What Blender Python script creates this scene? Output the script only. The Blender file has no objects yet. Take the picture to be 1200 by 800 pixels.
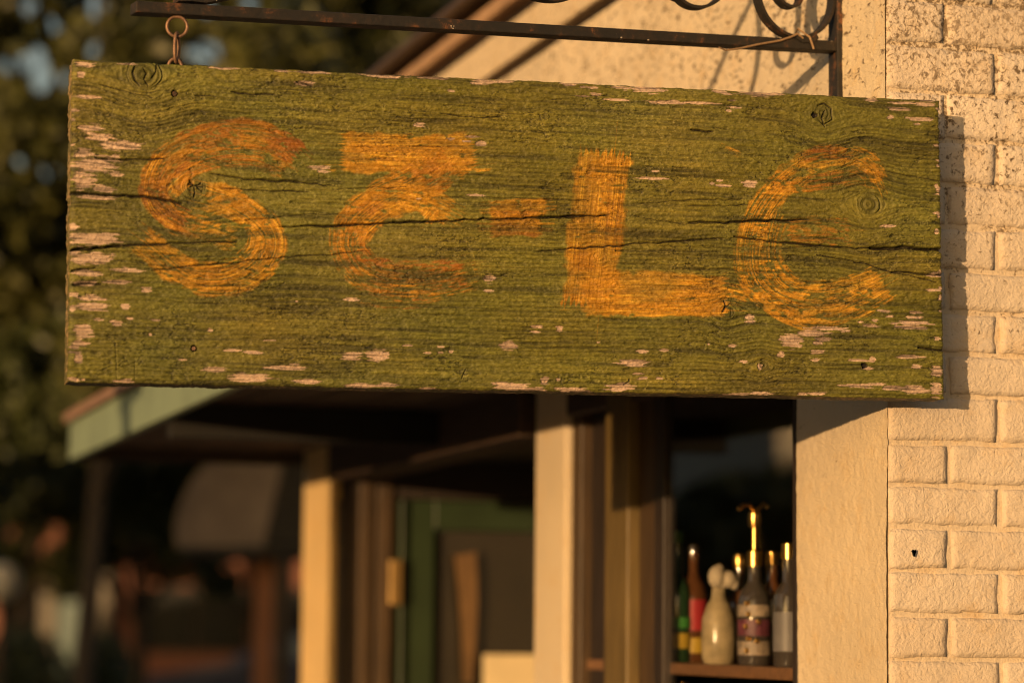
import bpy, math, random
import numpy as np
from mathutils import Vector, Matrix, noise as mnoise

random.seed(7)
SC = bpy.context.scene
COL = SC.collection

# ------------------------------------------------------------------ camera
CAM = np.array([-2.0244, -4.5173, 1.5])
FPX = 3200.0
def cam_basis(yaw, pitch, roll):
    y, p, r = (math.radians(a) for a in (yaw, pitch, roll))
    f = np.array([math.sin(y)*math.cos(p), math.cos(y)*math.cos(p), math.sin(p)])
    rt = np.array([math.cos(y), -math.sin(y), 0.0]); up = np.cross(rt, f)
    return rt*math.cos(r)+up*math.sin(r), -rt*math.sin(r)+up*math.cos(r), f
BX, BY, BZ = cam_basis(16.25, 6.006, 0.567)
cd = bpy.data.cameras.new('camera'); cam = bpy.data.objects.new('camera', cd); COL.objects.link(cam)
cd.sensor_width = 36; cd.lens = FPX*36/1200; cd.clip_start = 0.05; cd.clip_end = 3000
M4 = Matrix.Identity(4)
for i in range(3):
    M4[i][0] = BX[i]; M4[i][1] = BY[i]; M4[i][2] = -BZ[i]; M4[i][3] = CAM[i]
cam.matrix_world = M4
cd.dof.use_dof = True; cd.dof.focus_distance = 4.80; cd.dof.aperture_fstop = 2.1
SC.camera = cam

# ------------------------------------------------------------------ sky, sun, exposure
SUN = Vector((0.99, 1.0, -0.085))                       # the way the light travels
elev = math.atan(0.085/math.hypot(0.99, 1.0))
W = bpy.data.worlds.new('World'); SC.world = W; W.use_nodes = True
wn = W.node_tree; bg = wn.nodes['Background']
sky = wn.nodes.new('ShaderNodeTexSky'); sky.sky_type = 'NISHITA'; sky.sun_disc = False
sky.sun_elevation = elev; sky.sun_rotation = math.radians(225); sky.altitude = 100
sky.air_density = 0.75; sky.dust_density = 6.0; sky.ozone_density = 0.0
wn.links.new(sky.outputs[0], bg.inputs[0]); bg.inputs[1].default_value = 0.15
sl = bpy.data.lights.new('sun', 'SUN'); sun = bpy.data.objects.new('sun', sl); COL.objects.link(sun)
sl.energy = 3.2; sl.angle = math.radians(0.5); sl.color = (1.0, 0.62, 0.29)
sun.rotation_euler = SUN.to_track_quat('-Z', 'Y').to_euler()
SC.view_settings.view_transform = 'Standard'; SC.view_settings.look = 'None'
SC.view_settings.exposure = 0.55; SC.view_settings.gamma = 1.0
SC.cycles.use_denoising = True; SC.cycles.filter_width = 0.95
SC.cycles.max_bounces = 8; SC.cycles.transparent_max_bounces = 16

# ------------------------------------------------------------------ helpers
def ray(px, py):
    v = BX*(px-600)/FPX - BY*(py-400)/FPX + BZ
    return v
def spot(px, py, depth):                                # a point of the place at a given distance down the lens axis
    return Vector(CAM + ray(px, py)*depth)
def plane_hit(px, py, p0, n):
    r = ray(px, py); t = np.dot(np.array(p0)-CAM, n)/np.dot(r, n)
    return CAM + r*t

def mat(name):
    m = bpy.data.materials.new(name); m.use_nodes = True
    return m, m.node_tree, m.node_tree.nodes['Principled BSDF']
def N(nt, t, **kw):
    n = nt.nodes.new(t)
    for k, v in kw.items():
        if hasattr(n, k): setattr(n, k, v)
        else: n.inputs[k.replace('_', ' ')].default_value = v
    return n
def ramp(nt, src, stops):
    r = nt.nodes.new('ShaderNodeValToRGB'); e = r.color_ramp.elements
    while len(e) < len(stops): e.new(0.5)
    for k, (p, c) in enumerate(stops):
        e[k].position = p; e[k].color = (*c, 1) if len(c) == 3 else c
    nt.links.new(src, r.inputs[0]); return r.outputs[0]
def mixc(nt, fac, a, b):
    m = nt.nodes.new('ShaderNodeMix'); m.data_type = 'RGBA'
    if isinstance(fac, (int, float)): m.inputs[0].default_value = fac
    else: nt.links.new(fac, m.inputs[0])
    for s, v in ((6, a), (7, b)):
        if isinstance(v, (tuple, list)): m.inputs[s].default_value = (*v[:3], 1)
        else: nt.links.new(v, m.inputs[s])
    return m.outputs[2]
def coords(nt, scale=(1, 1, 1), kind='Object'):
    if kind == 'World':
        g = nt.nodes.new('ShaderNodeNewGeometry'); out = g.outputs['Position']
    else:
        g = nt.nodes.new('ShaderNodeTexCoord'); out = g.outputs['Object']
    mp = nt.nodes.new('ShaderNodeMapping'); mp.inputs['Scale'].default_value = scale
    nt.links.new(out, mp.inputs[0]); return mp.outputs[0]
def noise_tex(nt, vec, scale, detail=4, rough=0.55, dist=0.0):
    n = N(nt, 'ShaderNodeTexNoise'); n.inputs['Scale'].default_value = scale; n.inputs['Detail'].default_value = detail
    n.inputs['Roughness'].default_value = rough; n.inputs['Distortion'].default_value = dist
    nt.links.new(vec, n.inputs['Vector']); return n.outputs[0]
def bump(nt, bs, h, strength, dist, prev=None):
    b = nt.nodes.new('ShaderNodeBump'); b.inputs['Strength'].default_value = strength; b.inputs['Distance'].default_value = dist
    nt.links.new(h, b.inputs['Height'])
    if prev is not None: nt.links.new(prev, b.inputs['Normal'])
    nt.links.new(b.outputs[0], bs.inputs['Normal']); return b.outputs[0]

def simple(name, c, rough=0.6, var=0.25, scale=6.0, stretch=(1, 1, 1), bmp=0.3, metal=0.0, c2=None, bdist=0.004):
    m, nt, bs = mat(name)
    v = coords(nt, stretch, 'World')
    f = noise_tex(nt, v, scale, 6, 0.65)
    c2 = c2 or tuple(x*(1-var) for x in c)
    nt.links.new(ramp(nt, f, [(0.3, c2), (0.68, tuple(min(1, x*(1+var*0.6)) for x in c))]), bs.inputs['Base Color'])
    bs.inputs['Roughness'].default_value = rough; bs.inputs['Metallic'].default_value = metal
    bump(nt, bs, noise_tex(nt, v, scale*6, 5, 0.6), bmp, bdist)
    return m

def wall_mat(name, c, pit_amount, coarse, wormy=0.55, grain=0.7, micro=0.0015, sq=(1, 1, 1)):
    # painted rough masonry: pits, crusts of paint, dirt that gathers on the upper courses
    m, nt, bs = mat(name); v = coords(nt, (1, 1, 1), 'World'); vq = coords(nt, sq, 'World')
    big = noise_tex(nt, v, 3.5, 6, 0.6)
    fine = noise_tex(nt, vq, 75, 6, 0.65)
    base = mixc(nt, ramp(nt, big, [(0.35, (0, 0, 0)), (0.7, (1, 1, 1))]), tuple(x*0.86 for x in c), tuple(min(1, x*1.08) for x in c))
    blot = ramp(nt, noise_tex(nt, v, 14, 5, 0.7), [(0.52, (0, 0, 0)), (0.75, (1, 1, 1))])
    base = mixc(nt, blot, base, (c[0]*0.86, c[1]*0.74, c[2]*0.55))
    sep = nt.nodes.new('ShaderNodeSeparateXYZ'); nt.links.new(v, sep.inputs[0])
    mr = nt.nodes.new('ShaderNodeMapRange'); mr.inputs[1].default_value = 1.75; mr.inputs[2].default_value = 2.75
    nt.links.new(sep.outputs[2], mr.inputs[0])
    pits = noise_tex(nt, vq, 90, 3, 0.7, 0.6)
    ad = nt.nodes.new('ShaderNodeMath'); ad.operation = 'MULTIPLY_ADD'; ad.inputs[1].default_value = pit_amount
    nt.links.new(mr.outputs[0], ad.inputs[0]); nt.links.new(pits, ad.inputs[2])
    dirtn = noise_tex(nt, v, 7, 4, 0.6)
    ad2 = nt.nodes.new('ShaderNodeMath'); ad2.operation = 'MULTIPLY_ADD'; ad2.inputs[1].default_value = 0.22
    nt.links.new(dirtn, ad2.inputs[0]); nt.links.new(ad.outputs[0], ad2.inputs[2])
    pitmask = ramp(nt, ad2.outputs[0], [(0.80, (0, 0, 0)), (0.90, (1, 1, 1))])
    base = mixc(nt, pitmask, base, (0.10, 0.065, 0.035))
    oi = nt.nodes.new('ShaderNodeObjectInfo'); base = mixc(nt, ramp(nt, oi.outputs['Random'], [(0.0, (0, 0, 0)), (1.0, (.5, .5, .5))]), base, (c[0]*.80, c[1]*.74, c[2]*.66))
    nt.links.new(base, bs.inputs['Base Color']); bs.inputs['Roughness'].default_value = 0.75
    worm = N(nt, 'ShaderNodeTexVoronoi', feature='SMOOTH_F1'); worm.inputs['Scale'].default_value = coarse
    wv = nt.nodes.new('ShaderNodeVectorMath'); wv.operation = 'ADD'
    nz = N(nt, 'ShaderNodeTexNoise'); nz.inputs['Scale'].default_value = coarse*0.6; nt.links.new(v, nz.inputs['Vector'])
    sc = nt.nodes.new('ShaderNodeVectorMath'); sc.operation = 'SCALE'; sc.inputs['Scale'].default_value = 0.05
    nt.links.new(nz.outputs['Color'], sc.inputs[0]); nt.links.new(v, wv.inputs[0]); nt.links.new(sc.outputs[0], wv.inputs[1])
    nt.links.new(wv.outputs[0], worm.inputs['Vector'])
    b1 = bump(nt, bs, worm.outputs[0], wormy, 0.005)
    b2 = bump(nt, bs, fine, grain, 0.004, b1)
    bump(nt, bs, noise_tex(nt, vq, 210, 3, 0.6), 0.6, micro, b2)
    return m

def glass_mat(name, tint=(1, 1, 1), rough=0.02):
    m, nt, bs = mat(name); nt.nodes.remove(bs)
    out = [n for n in nt.nodes if n.type == 'OUTPUT_MATERIAL'][0]
    tr = N(nt, 'ShaderNodeBsdfTransparent'); tr.inputs[0].default_value = (*tint, 1)
    gl = N(nt, 'ShaderNodeBsdfGlossy'); gl.inputs['Roughness'].default_value = rough
    lw = N(nt, 'ShaderNodeLayerWeight'); pw = N(nt, 'ShaderNodeMath', operation='POWER'); pw.inputs[1].default_value = 5; nt.links.new(lw.outputs['Facing'], pw.inputs[0]); fr = N(nt, 'ShaderNodeMath', operation='MULTIPLY_ADD'); fr.inputs[1].default_value = 0.9; fr.inputs[2].default_value = 0.04; nt.links.new(pw.outputs[0], fr.inputs[0])
    mx = N(nt, 'ShaderNodeMixShader')
    nt.links.new(fr.outputs[0], mx.inputs[0]); nt.links.new(tr.outputs[0], mx.inputs[1]); nt.links.new(gl.outputs[0], mx.inputs[2])
    nt.links.new(mx.outputs[0], out.inputs[0]); return m

class MB:
    def __init__(s): s.v = []; s.f = []
    def box(s, lo, hi, skew=None):
        b = len(s.v)
        for x in (lo[0], hi[0]):
            for y in (lo[1], hi[1]):
                for z in (lo[2], hi[2]): s.v.append((x, y, z))
        for q in ((0, 1, 3, 2), (4, 6, 7, 5), (0, 4, 5, 1), (2, 3, 7, 6), (0, 2, 6, 4), (1, 5, 7, 3)): s.f.append([b+i for i in q])
        return s
    def obox(s, c, ax, ay, az):                       # oriented box: centre and three half-axis vectors
        b = len(s.v); c = Vector(c); ax = Vector(ax); ay = Vector(ay); az = Vector(az)
        for i in (-1, 1):
            for j in (-1, 1):
                for k in (-1, 1): s.v.append(tuple(c+ax*i+ay*j+az*k))
        for q in ((0, 1, 3, 2), (4, 6, 7, 5), (0, 4, 5, 1), (2, 3, 7, 6), (0, 2, 6, 4), (1, 5, 7, 3)): s.f.append([b+i for i in q])
        return s
    def tube(s, pts, r, n=8, cap=True):
        pts = [Vector(p) for p in pts]; rs = r if isinstance(r, (list, tuple)) else [r]*len(pts)
        b = len(s.v); ref = None
        for i, p in enumerate(pts):
            t = (pts[min(i+1, len(pts)-1)]-pts[max(i-1, 0)]).normalized()
            if ref is None: ref = t.orthogonal().normalized()
            ref = (ref-t*ref.dot(t)); ref = ref.normalized() if ref.length > 1e-6 else t.orthogonal().normalized()
            w = t.cross(ref)
            for k in range(n):
                a = 2*math.pi*k/n; s.v.append(tuple(p+(ref*math.cos(a)+w*math.sin(a))*rs[i]))
        for i in range(len(pts)-1):
            for k in range(n):
                s.f.append([b+i*n+k, b+i*n+(k+1) % n, b+(i+1)*n+(k+1) % n, b+(i+1)*n+k])
        if cap:
            s.f.append([b+k for k in range(n)][::-1]); s.f.append([b+(len(pts)-1)*n+k for k in range(n)])
        return s
    def strap(s, pts, half, thick):                   # a flat strip following pts, wide along 'half', thin across
        pts = [Vector(p) for p in pts]; half = Vector(half); b = len(s.v)
        for i, p in enumerate(pts):
            t = (pts[min(i+1, len(pts)-1)]-pts[max(i-1, 0)]).normalized(); nn = t.cross(half).normalized()*thick/2
            for a, c in ((-1, -1), (1, -1), (1, 1), (-1, 1)): s.v.append(tuple(p+half*a+nn*c))
        for i in range(len(pts)-1):
            for k in range(4): s.f.append([b+i*4+k, b+i*4+(k+1) % 4, b+(i+1)*4+(k+1) % 4, b+(i+1)*4+k])
        s.f.append([b+k for k in range(4)][::-1]); s.f.append([b+(len(pts)-1)*4+k for k in range(4)])
        return s
    def torus(s, c, ax1, ax2, R, r, n=28, m=10, R2=None, a0=0, a1=2*math.pi):
        c = Vector(c); ax1 = Vector(ax1).normalized(); ax2 = Vector(ax2).normalized(); R2 = R2 or R
        full = abs(a1-a0-2*math.pi) < 1e-6
        pts = [c+ax1*R*math.cos(a0+(a1-a0)*i/n)+ax2*R2*math.sin(a0+(a1-a0)*i/n) for i in range(n+1)]
        return s.tube(pts, r, m, cap=not full)
    def lathe(s, c, prof, n=20):
        b = len(s.v); c = Vector(c)
        for r, z in prof:
            for k in range(n):
                a = 2*math.pi*k/n; s.v.append((c.x+r*math.cos(a), c.y+r*math.sin(a), c.z+z))
        for i in range(len(prof)-1):
            for k in range(n): s.f.append([b+i*n+k, b+i*n+(k+1) % n, b+(i+1)*n+(k+1) % n, b+(i+1)*n+k])
        s.f.append([b+k for k in range(n)][::-1]); s.f.append([b+(len(prof)-1)*n+k for k in range(n)])
        return s
    def prism(s, pts, d):                              # polygon of 3-D points pushed along d
        b = len(s.v); n = len(pts); d = Vector(d)
        s.v += [tuple(p) for p in pts]; s.v += [tuple(Vector(p)+d) for p in pts]
        s.f.append(list(range(b, b+n))[::-1]); s.f.append(list(range(b+n, b+2*n)))
        for k in range(n): s.f.append([b+k, b+(k+1) % n, b+n+(k+1) % n, b+n+k])
        return s
    def build(s, name, m, parent=None, smooth=False, bevel=0.0):
        base = wloc(parent)
        me = bpy.data.meshes.new(name); me.from_pydata([tuple(Vector(v)-base) for v in s.v], [], s.f)
        me.materials.append(m); me.update()
        import bmesh
        bm = bmesh.new(); bm.from_mesh(me); bmesh.ops.recalc_face_normals(bm, faces=bm.faces); bm.to_mesh(me); bm.free()
        if smooth:
            for p in me.polygons: p.use_smooth = True
            me.set_sharp_from_angle(angle=math.radians(40))
        o = bpy.data.objects.new(name, me); COL.objects.link(o)
        if parent: o.parent = parent
        if bevel:
            bv = o.modifiers.new('bevel', 'BEVEL'); bv.width = bevel; bv.segments = 2; bv.limit_method = 'ANGLE'
        return o
def wloc(o):
    v = Vector((0, 0, 0))
    while o: v += o.location; o = o.parent
    return v
def tag(o, label=None, cat=None, group=None, kind=None):
    if label: o['label'] = label
    if cat: o['category'] = cat
    if group: o['group'] = group
    if kind: o['kind'] = kind
    return o
def thing(name, label, cat, loc, group=None):
    o = bpy.data.objects.new(name, None); COL.objects.link(o); o.location = loc
    o.empty_display_size = 0.2
    return tag(o, label, cat, group)

# ------------------------------------------------------------------ materials
PLASTER = wall_mat('cream_plaster', (0.66, 0.55, 0.39), 0.15, 170, 0.12, 0.6, 0.0045, (1, .42, 1))
BRICKM = wall_mat('painted_brick', (0.62, 0.525, 0.42), 0.228, 95, 0.40, 0.8)
MORTAR = wall_mat('painted_mortar', (0.60, 0.495, 0.365), 0.30, 90, 0.3, 0.7)
OCHREP = wall_mat('ochre_plaster', (0.70, 0.49, 0.22), 0.08, 50)
BROWN = simple('brown_wood', (0.056, 0.031, 0.012), 0.5, 0.45, 10, (8, 8, 0.6))
OCHREW = simple('ochre_painted_wood', (0.13, 0.085, 0.026), 0.5, 0.35, 10, (6, 6, 0.6))
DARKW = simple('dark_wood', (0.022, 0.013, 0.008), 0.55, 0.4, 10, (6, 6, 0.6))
SOFFIT = simple('soffit_wood', (0.055, 0.03, 0.017), 0.7, 0.4, 8, (8, 0.8, 8))
TEAL = simple('teal_paint', (0.19, 0.245, 0.165), 0.6, 0.2, 5, (1, 1, 1))
GREEND = simple('green_door_paint', (0.022, 0.036, 0.014), 0.4, 0.25, 6)
ROOFT = simple('rusty_roof_trim', (0.26, 0.15, 0.10), 0.6, 0.4, 8)
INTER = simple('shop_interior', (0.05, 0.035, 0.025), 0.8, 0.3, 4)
def rust_mat():
    m, nt, bs = mat('rusty_iron'); v = coords(nt, (1, 1, 1), 'World')
    f = noise_tex(nt, v, 28, 8, 0.7); g = noise_tex(nt, v, 130, 4, 0.6)
    c = ramp(nt, f, [(0.48, (0.016, 0.013, 0.010)), (0.58, (0.030, 0.019, 0.012)), (0.66, (0.13, 0.052, 0.02)), (0.76, (0.25, 0.11, 0.042))])
    fl = ramp(nt, noise_tex(nt, v, 60, 3, 0.8), [(0.70, (0, 0, 0)), (0.73, (1, 1, 1))])
    nt.links.new(mixc(nt, fl, c, (0.55, 0.45, 0.35)), bs.inputs['Base Color'])
    bs.inputs['Roughness'].default_value = 0.7; bs.inputs['Metallic'].default_value = 0.15
    b = bump(nt, bs, f, 0.6, 0.004); bump(nt, bs, g, 0.5, 0.0015, b); return m
RUST = rust_mat()
RUSTL = simple('rusted_chain_steel', (0.22, 0.125, 0.075), 0.5, 0.5, 60, bmp=0.5, metal=0.4, bdist=0.001)
WIREM = simple('pale_rusty_wire', (0.30, 0.19, 0.10), 0.5, 0.4, 60, metal=0.2)

# ------------------------------------------------------------------ ground
def ground():
    m, nt, bs = mat('dry_ground'); v = coords(nt)
    nt.links.new(ramp(nt, noise_tex(nt, v, 0.6, 8, 0.7), [(0.3, (0.10, 0.09, 0.05)), (0.7, (0.20, 0.16, 0.10))]), bs.inputs['Base Color'])
    bs.inputs['Roughness'].default_value = 0.9
    o = MB(); o.v = [(-900, -900, 0), (900, -900, 0), (900, 900, 0), (-900, 900, 0)]; o.f = [[0, 1, 2, 3]]
    tag(o.build('ground', m), kind='structure')
    asp = simple('asphalt', (0.06, 0.056, 0.05), 0.85, 0.3, 3, bmp=0.5)
    r = MB(); r.v = [(-11.5, -60, .004), (-3.2, -60, .004), (-3.2, 120, .004), (-11.5, 120, .004)]; r.f = [[0, 1, 2, 3]]
    tag(r.build('road', asp), kind='structure')
    pav = simple('concrete_pavement', (0.30, 0.27, 0.22), 0.85, 0.2, 2, bmp=0.4)
    tag(MB().box((-3.1, -30, -.1), (3.9, -0.001, .12)).box((-3.1, -0.001, -.1), (-0.03, 9, .12)).build('pavement', pav), kind='structure')
    tag(MB().box((-3.2, -30, -.1), (-3.1, 9, .13)).build('kerb', simple('kerb_stone', (0.34, 0.32, 0.28), 0.8)), kind='structure')
    s2 = MB(); s2.v = [(-3.1, 9.5, .006), (60, 9.5, .006), (60, 17, .006), (-3.1, 17, .006)]; s2.f = [[0, 1, 2, 3]]
    tag(s2.build('side_street', asp), kind='structure')
ground()

# ------------------------------------------------------------------ the corner shop
def grid_mesh(name, m, parent, P, smooth=True):
    """P: (ny,nx,3) array of world points -> one sheet"""
    ny, nx, _ = P.shape; base = np.array(wloc(parent))
    me = bpy.data.meshes.new(name); me.vertices.add(nx*ny)
    me.vertices.foreach_set('co', (P.reshape(-1, 3)-base).astype(np.float32).ravel())
    i, j = np.meshgrid(np.arange(nx-1), np.arange(ny-1)); a = (j*nx+i).ravel()
    q = np.stack([a, a+1, a+nx+1, a+nx], 1).astype(np.int32)
    me.loops.add(q.size); me.loops.foreach_set('vertex_index', q.ravel())
    me.polygons.add(len(q)); me.polygons.foreach_set('loop_start', np.arange(0, q.size, 4, dtype=np.int32))
    me.polygons.foreach_set('use_smooth', np.ones(len(q), bool) if smooth else np.zeros(len(q), bool))
    me.materials.append(m); me.update(calc_edges=True)
    o = bpy.data.objects.new(name, me); COL.objects.link(o)
    if parent: o.parent = parent
    return o
_T = {}
def vn(x, y, seed):
    if seed not in _T: _T[seed] = np.random.RandomState(seed).rand(256, 256)
    T = _T[seed]; xi = np.floor(x).astype(int); yi = np.floor(y).astype(int); fx = x-xi; fy = y-yi
    fx = fx*fx*(3-2*fx); fy = fy*fy*(3-2*fy)
    a = T[yi & 255, xi & 255]; b = T[yi & 255, (xi+1) & 255]; c = T[(yi+1) & 255, xi & 255]; d = T[(yi+1) & 255, (xi+1) & 255]
    return (a*(1-fx)+b*fx)*(1-fy)+(c*(1-fx)+d*fx)*fy
def fb(x, y, seed, o=4):
    s = 0; a = 0.5; t = 0
    for k in range(o): s = s+a*vn(x*2**k+17.3*k, y*2**k+9.1*k, seed+k); t += a; a *= 0.5
    return s/t
def sstep(a, b, x):
    t = np.clip((x-a)/(b-a), 0, 1); return t*t*(3-2*t)

shop = thing('corner_shop', 'cream plastered corner shop with painted brick end wall and dark porch', 'building', (0, 0, 0))

def plaster_face():
    # the rough sunlit render next to the brick corner and above the canopy: real relief on a fine sheet
    ys = np.concatenate([np.arange(0, 0.7, 0.004), np.arange(0.7, 5.06, 0.03)]); zs = np.arange(2.15, 2.985, 0.005)
    Y, Z = np.meshgrid(ys, zs)
    h = (fb(Y*75, Z*75, 301, 5)-0.5)*0.0028+(fb(Y*3, Z*3, 321, 3)-0.5)*0.010
    h *= np.clip((Y-0.0)/0.015, 0.3, 1)
    P = np.stack([-h-0.004, Y, Z], -1); o1 = grid_mesh('plaster_face', PLASTER, shop, P[:, ::-1])
    ys = np.arange(0, 0.4201, 0.004); zs = np.arange(0.9, 2.151, 0.005); Y, Z = np.meshgrid(ys, zs)
    h = (fb(Y*75, Z*75, 301, 5)-0.5)*0.0028+(fb(Y*3, Z*3, 321, 3)-0.5)*0.010
    grid_mesh('plaster_face', PLASTER, shop, np.stack([-h-0.004, Y, Z], -1)[:, ::-1])
plaster_face()
w = MB()
w.box((0.012, 0.012, 0), (0.2, 0.42, 3.0))                 # strip beside the corner
w.box((0.012, 0.42, 2.15), (0.2, 5.05, 3.0))               # over the openings
w.box((0.0, 0.42, 0), (0.034, 1.86, 0.9))                  # under the window
w.build('facade_wall', PLASTER, shop)
for (a, b, n) in ((1.875, 2.135, PLASTER), (4.52, 4.975, OCHREP)):
    MB().box((-0.022, a+.003, 0), (0.75, b-.003, 2.15)).build('pilaster', n, shop, bevel=0.008)
    
# roof, far walls and the dark room behind the glass
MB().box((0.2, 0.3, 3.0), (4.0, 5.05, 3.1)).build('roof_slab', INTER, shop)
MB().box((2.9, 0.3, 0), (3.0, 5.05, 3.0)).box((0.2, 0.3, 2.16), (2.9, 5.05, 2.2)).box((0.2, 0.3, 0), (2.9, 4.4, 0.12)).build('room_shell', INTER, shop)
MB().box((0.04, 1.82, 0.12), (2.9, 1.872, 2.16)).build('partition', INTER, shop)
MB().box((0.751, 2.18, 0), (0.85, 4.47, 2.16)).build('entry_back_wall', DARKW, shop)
MB().box((0.75, 4.47, 0), (4.0, 5.05, 3.0)).build('far_side_wall', PLASTER, shop)

# cornice: groove, plaster band, dark joint, brown trims
MB().box((-0.002, 0.0, 3.03), (0.3, 5.05, 3.135)).build('cornice_band', PLASTER, shop, bevel=0.006)
MB().box((0.03, 0.02, 2.985), (0.3, 5.05, 3.03)).box((0.03, 0.02, 3.135), (0.3, 5.05, 3.18)).build('cornice_joint', DARKW, shop)
MB().box((-0.015, 0.0, 3.18), (0.3, 5.06, 3.222)).build('eave_trim', simple('tan_trim', (.36, .22, .12), .6, .35, 5), shop, bevel=0.006)
MB().box((0.03, 0.02, 3.225), (0.3, 5.05, 3.255)).build('eave_joint', DARKW, shop)
MB().box((-0.045, 0.0, 3.255), (0.3, 5.07, 3.292)).build('gutter', BROWN, shop, bevel=0.012)

# brick end wall
bw = MB().box((0.0, 0.0042, 0), (4.0, 0.3, 3.3)).build('brick_wall', MORTAR, shop)
JZ = [1.05, 1.131, 1.212, 1.292, 1.373, 1.4532, 1.532, 1.611, 1.689, 1.7653, 1.8421, 1.9284, 2.0057, 2.0818, 2.158, 2.2377, 2.316, 2.3978, 2.4846, 2.5717, 2.655, 2.738, 2.82, 2.90]
def brick_mesh(wd, ht, seed, dep=0.016):
    nx = max(8, int(wd/0.009)); ny = 8
    xs = np.linspace(0, wd, nx); zs = np.linspace(0, ht, ny); X, Z = np.meshgrid(xs, zs)
    e = np.minimum(np.minimum(X, wd-X), np.minimum(Z, ht-Z))
    X2 = X+(fb(X*40, Z*40, seed, 3)-0.5)*0.006; Z2 = Z+(fb(X*40+9, Z*40, seed+5, 3)-0.5)*0.006
    tilt = (np.random.RandomState(seed).rand(2)-0.5)*0.004
    Yf = -(fb(X*35, Z*35, seed+11, 4)-0.5)*0.0055+np.exp(-e/0.0022)*0.0027+tilt[0]*(X/wd-.5)+tilt[1]*(Z/ht-.5)
    v = np.stack([X2, Yf, Z2], -1).reshape(-1, 3).tolist(); f = []
    for j in range(ny-1):
        for i in range(nx-1): a = j*nx+i; f.append([a, a+1, a+nx+1, a+nx])
    ring = [i for i in range(nx)]+[j*nx+nx-1 for j in range(1, ny)]+[(ny-1)*nx+i for i in range(nx-2, -1, -1)]+[j*nx for j in range(ny-2, 0, -1)]
    b = len(v); v += [[v[k][0], dep, v[k][2]] for k in ring]
    for k in range(len(ring)): k2 = (k+1) % len(ring); f.append([ring[k], b+k, b+k2, ring[k2]])
    me = bpy.data.meshes.new('brick'); me.from_pydata(v, [], f); me.materials.append(BRICKM)
    for p in me.polygons: p.use_smooth = True
    me.update(); return me
rb = random.Random(3)
HD = [brick_mesh(0.112, 0.0695, 40+9*k) for k in range(5)]; ST = [brick_mesh(0.2135, 0.0695, 140+9*k) for k in range(6)]
for r in range(len(JZ)-1):
    z0 = JZ[r]+0.0045; ht = JZ[r+1]-JZ[r]-0.009; x = 0.001; header = (r % 2 == 1)
    k = 0
    while x < 1.1:
        me = rb.choice(HD if (header and k == 0) else ST)
        o = bpy.data.objects.new('brick', me); COL.objects.link(o); o.parent = bw
        o.location = (x, rb.uniform(-0.0025, 0.001), z0+rb.uniform(-.001, .001)); o.scale = (1, 1, ht/0.0695)
        o.rotation_euler = (0, rb.uniform(-.006, .006), 0)
        x += (0.112 if header and k == 0 else 0.2135)+0.0095+rb.uniform(-.001, .001); k += 1
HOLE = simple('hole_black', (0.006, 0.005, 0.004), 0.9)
hp = plane_hit(1070, 647, (0, -0.003, 0), np.array([0, 1., 0]))
hm = MB()
for k in range(9):
    a = 2*math.pi*k/9; rr = 0.0045*(1+0.35*math.sin(3*a)); hm.v.append((hp[0]+rr*math.cos(a)*0.8, -0.0085, hp[2]+rr*math.sin(a)*1.3))
hm.f = [list(range(9))]
hm.prism(hm.v[:9], (0, 0.004, 0)); hm.build('anchor_hole', HOLE, bw)

# shop window, its boards and the shelf side
win = MB().box((-0.006, 0.4215, 0.9), (0.09, 0.446, 2.149)).box((-0.006, 1.2, 0.9), (0.02, 1.262, 2.149)).box((-.004, 0.446, 0.9), (0.02, 1.2, 0.955)).box((-.004, 0.446, 2.10), (0.02, 1.2, 2.149)).build('window_frame', DARKW, shop, bevel=0.004)
MB().box((0.004, 0.4461, 0.955), (0.010, 1.1999, 2.10)).build('pane', glass_mat('window_glass'), win)
for (a, b, x0, m) in ((1.265, 1.37, -0.004, BROWN), (1.372, 1.53, -0.032, OCHREW), (1.533, 1.60, -0.012, BROWN), (1.602, 1.80, 0.02, DARKW), (1.802, 1.872, -0.006, BROWN)):
    MB().box((x0, a, 0.9), (0.034, b, 2.149)).build('board', m, shop, bevel=0.005)

# recessed entry: boards, door seen square-on past the first pilaster
Y0 = 4.44
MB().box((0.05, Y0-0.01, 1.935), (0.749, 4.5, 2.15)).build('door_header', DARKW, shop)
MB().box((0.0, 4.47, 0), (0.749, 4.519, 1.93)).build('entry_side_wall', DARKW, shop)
for (a, b, d, m) in ((0.0, 0.05, 0.0, DARKW), (0.052, 0.10, -0.03, BROWN), (0.102, 0.112, 0.01, DARKW), (0.114, 0.165, -0.035, BROWN)):
    MB().box((a, Y0+d, 0.13), (b, 4.472, 2.1)).build('board', m, shop, bevel=0.004)
door = MB().box((0.19, Y0-0.05, 0.13), (0.205, 4.472, 1.93)).box((0.205, Y0-0.02, 0.13), (0.315, 4.472, 1.93)).box((0.315, Y0-0.02, 1.83), (0.75, 4.472, 1.93)).box((0.315, Y0-0.02, 0.13), (0.75, 4.472, 0.5)).build('door', GREEND, shop, bevel=0.004)
MB().box((0.316, Y0+0.005, 0.5), (0.748, Y0+0.011, 1.83)).build('pane', glass_mat('door_glass', (0.8, 0.8, 0.75)), door)
MB().box((0.317, Y0+0.026, 0.5), (0.748, Y0+0.03, 1.83)).build('blind', INTER, door)
p = spot(463, 682, (Y0-0.06-CAM[1])/ray(463, 682)[1])
MB().box((p.x-0.022, Y0-0.075, p.z-0.075), (p.x+0.02, Y0-0.052, p.z+0.075)).build('push_plate', simple('brass', (0.32, 0.20, 0.07), 0.35, 0.2, metal=0.5), door, bevel=0.004)
def on_door(px, py, off): return spot(px, py, (Y0+off-CAM[1])/ray(px, py)[1])
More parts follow.
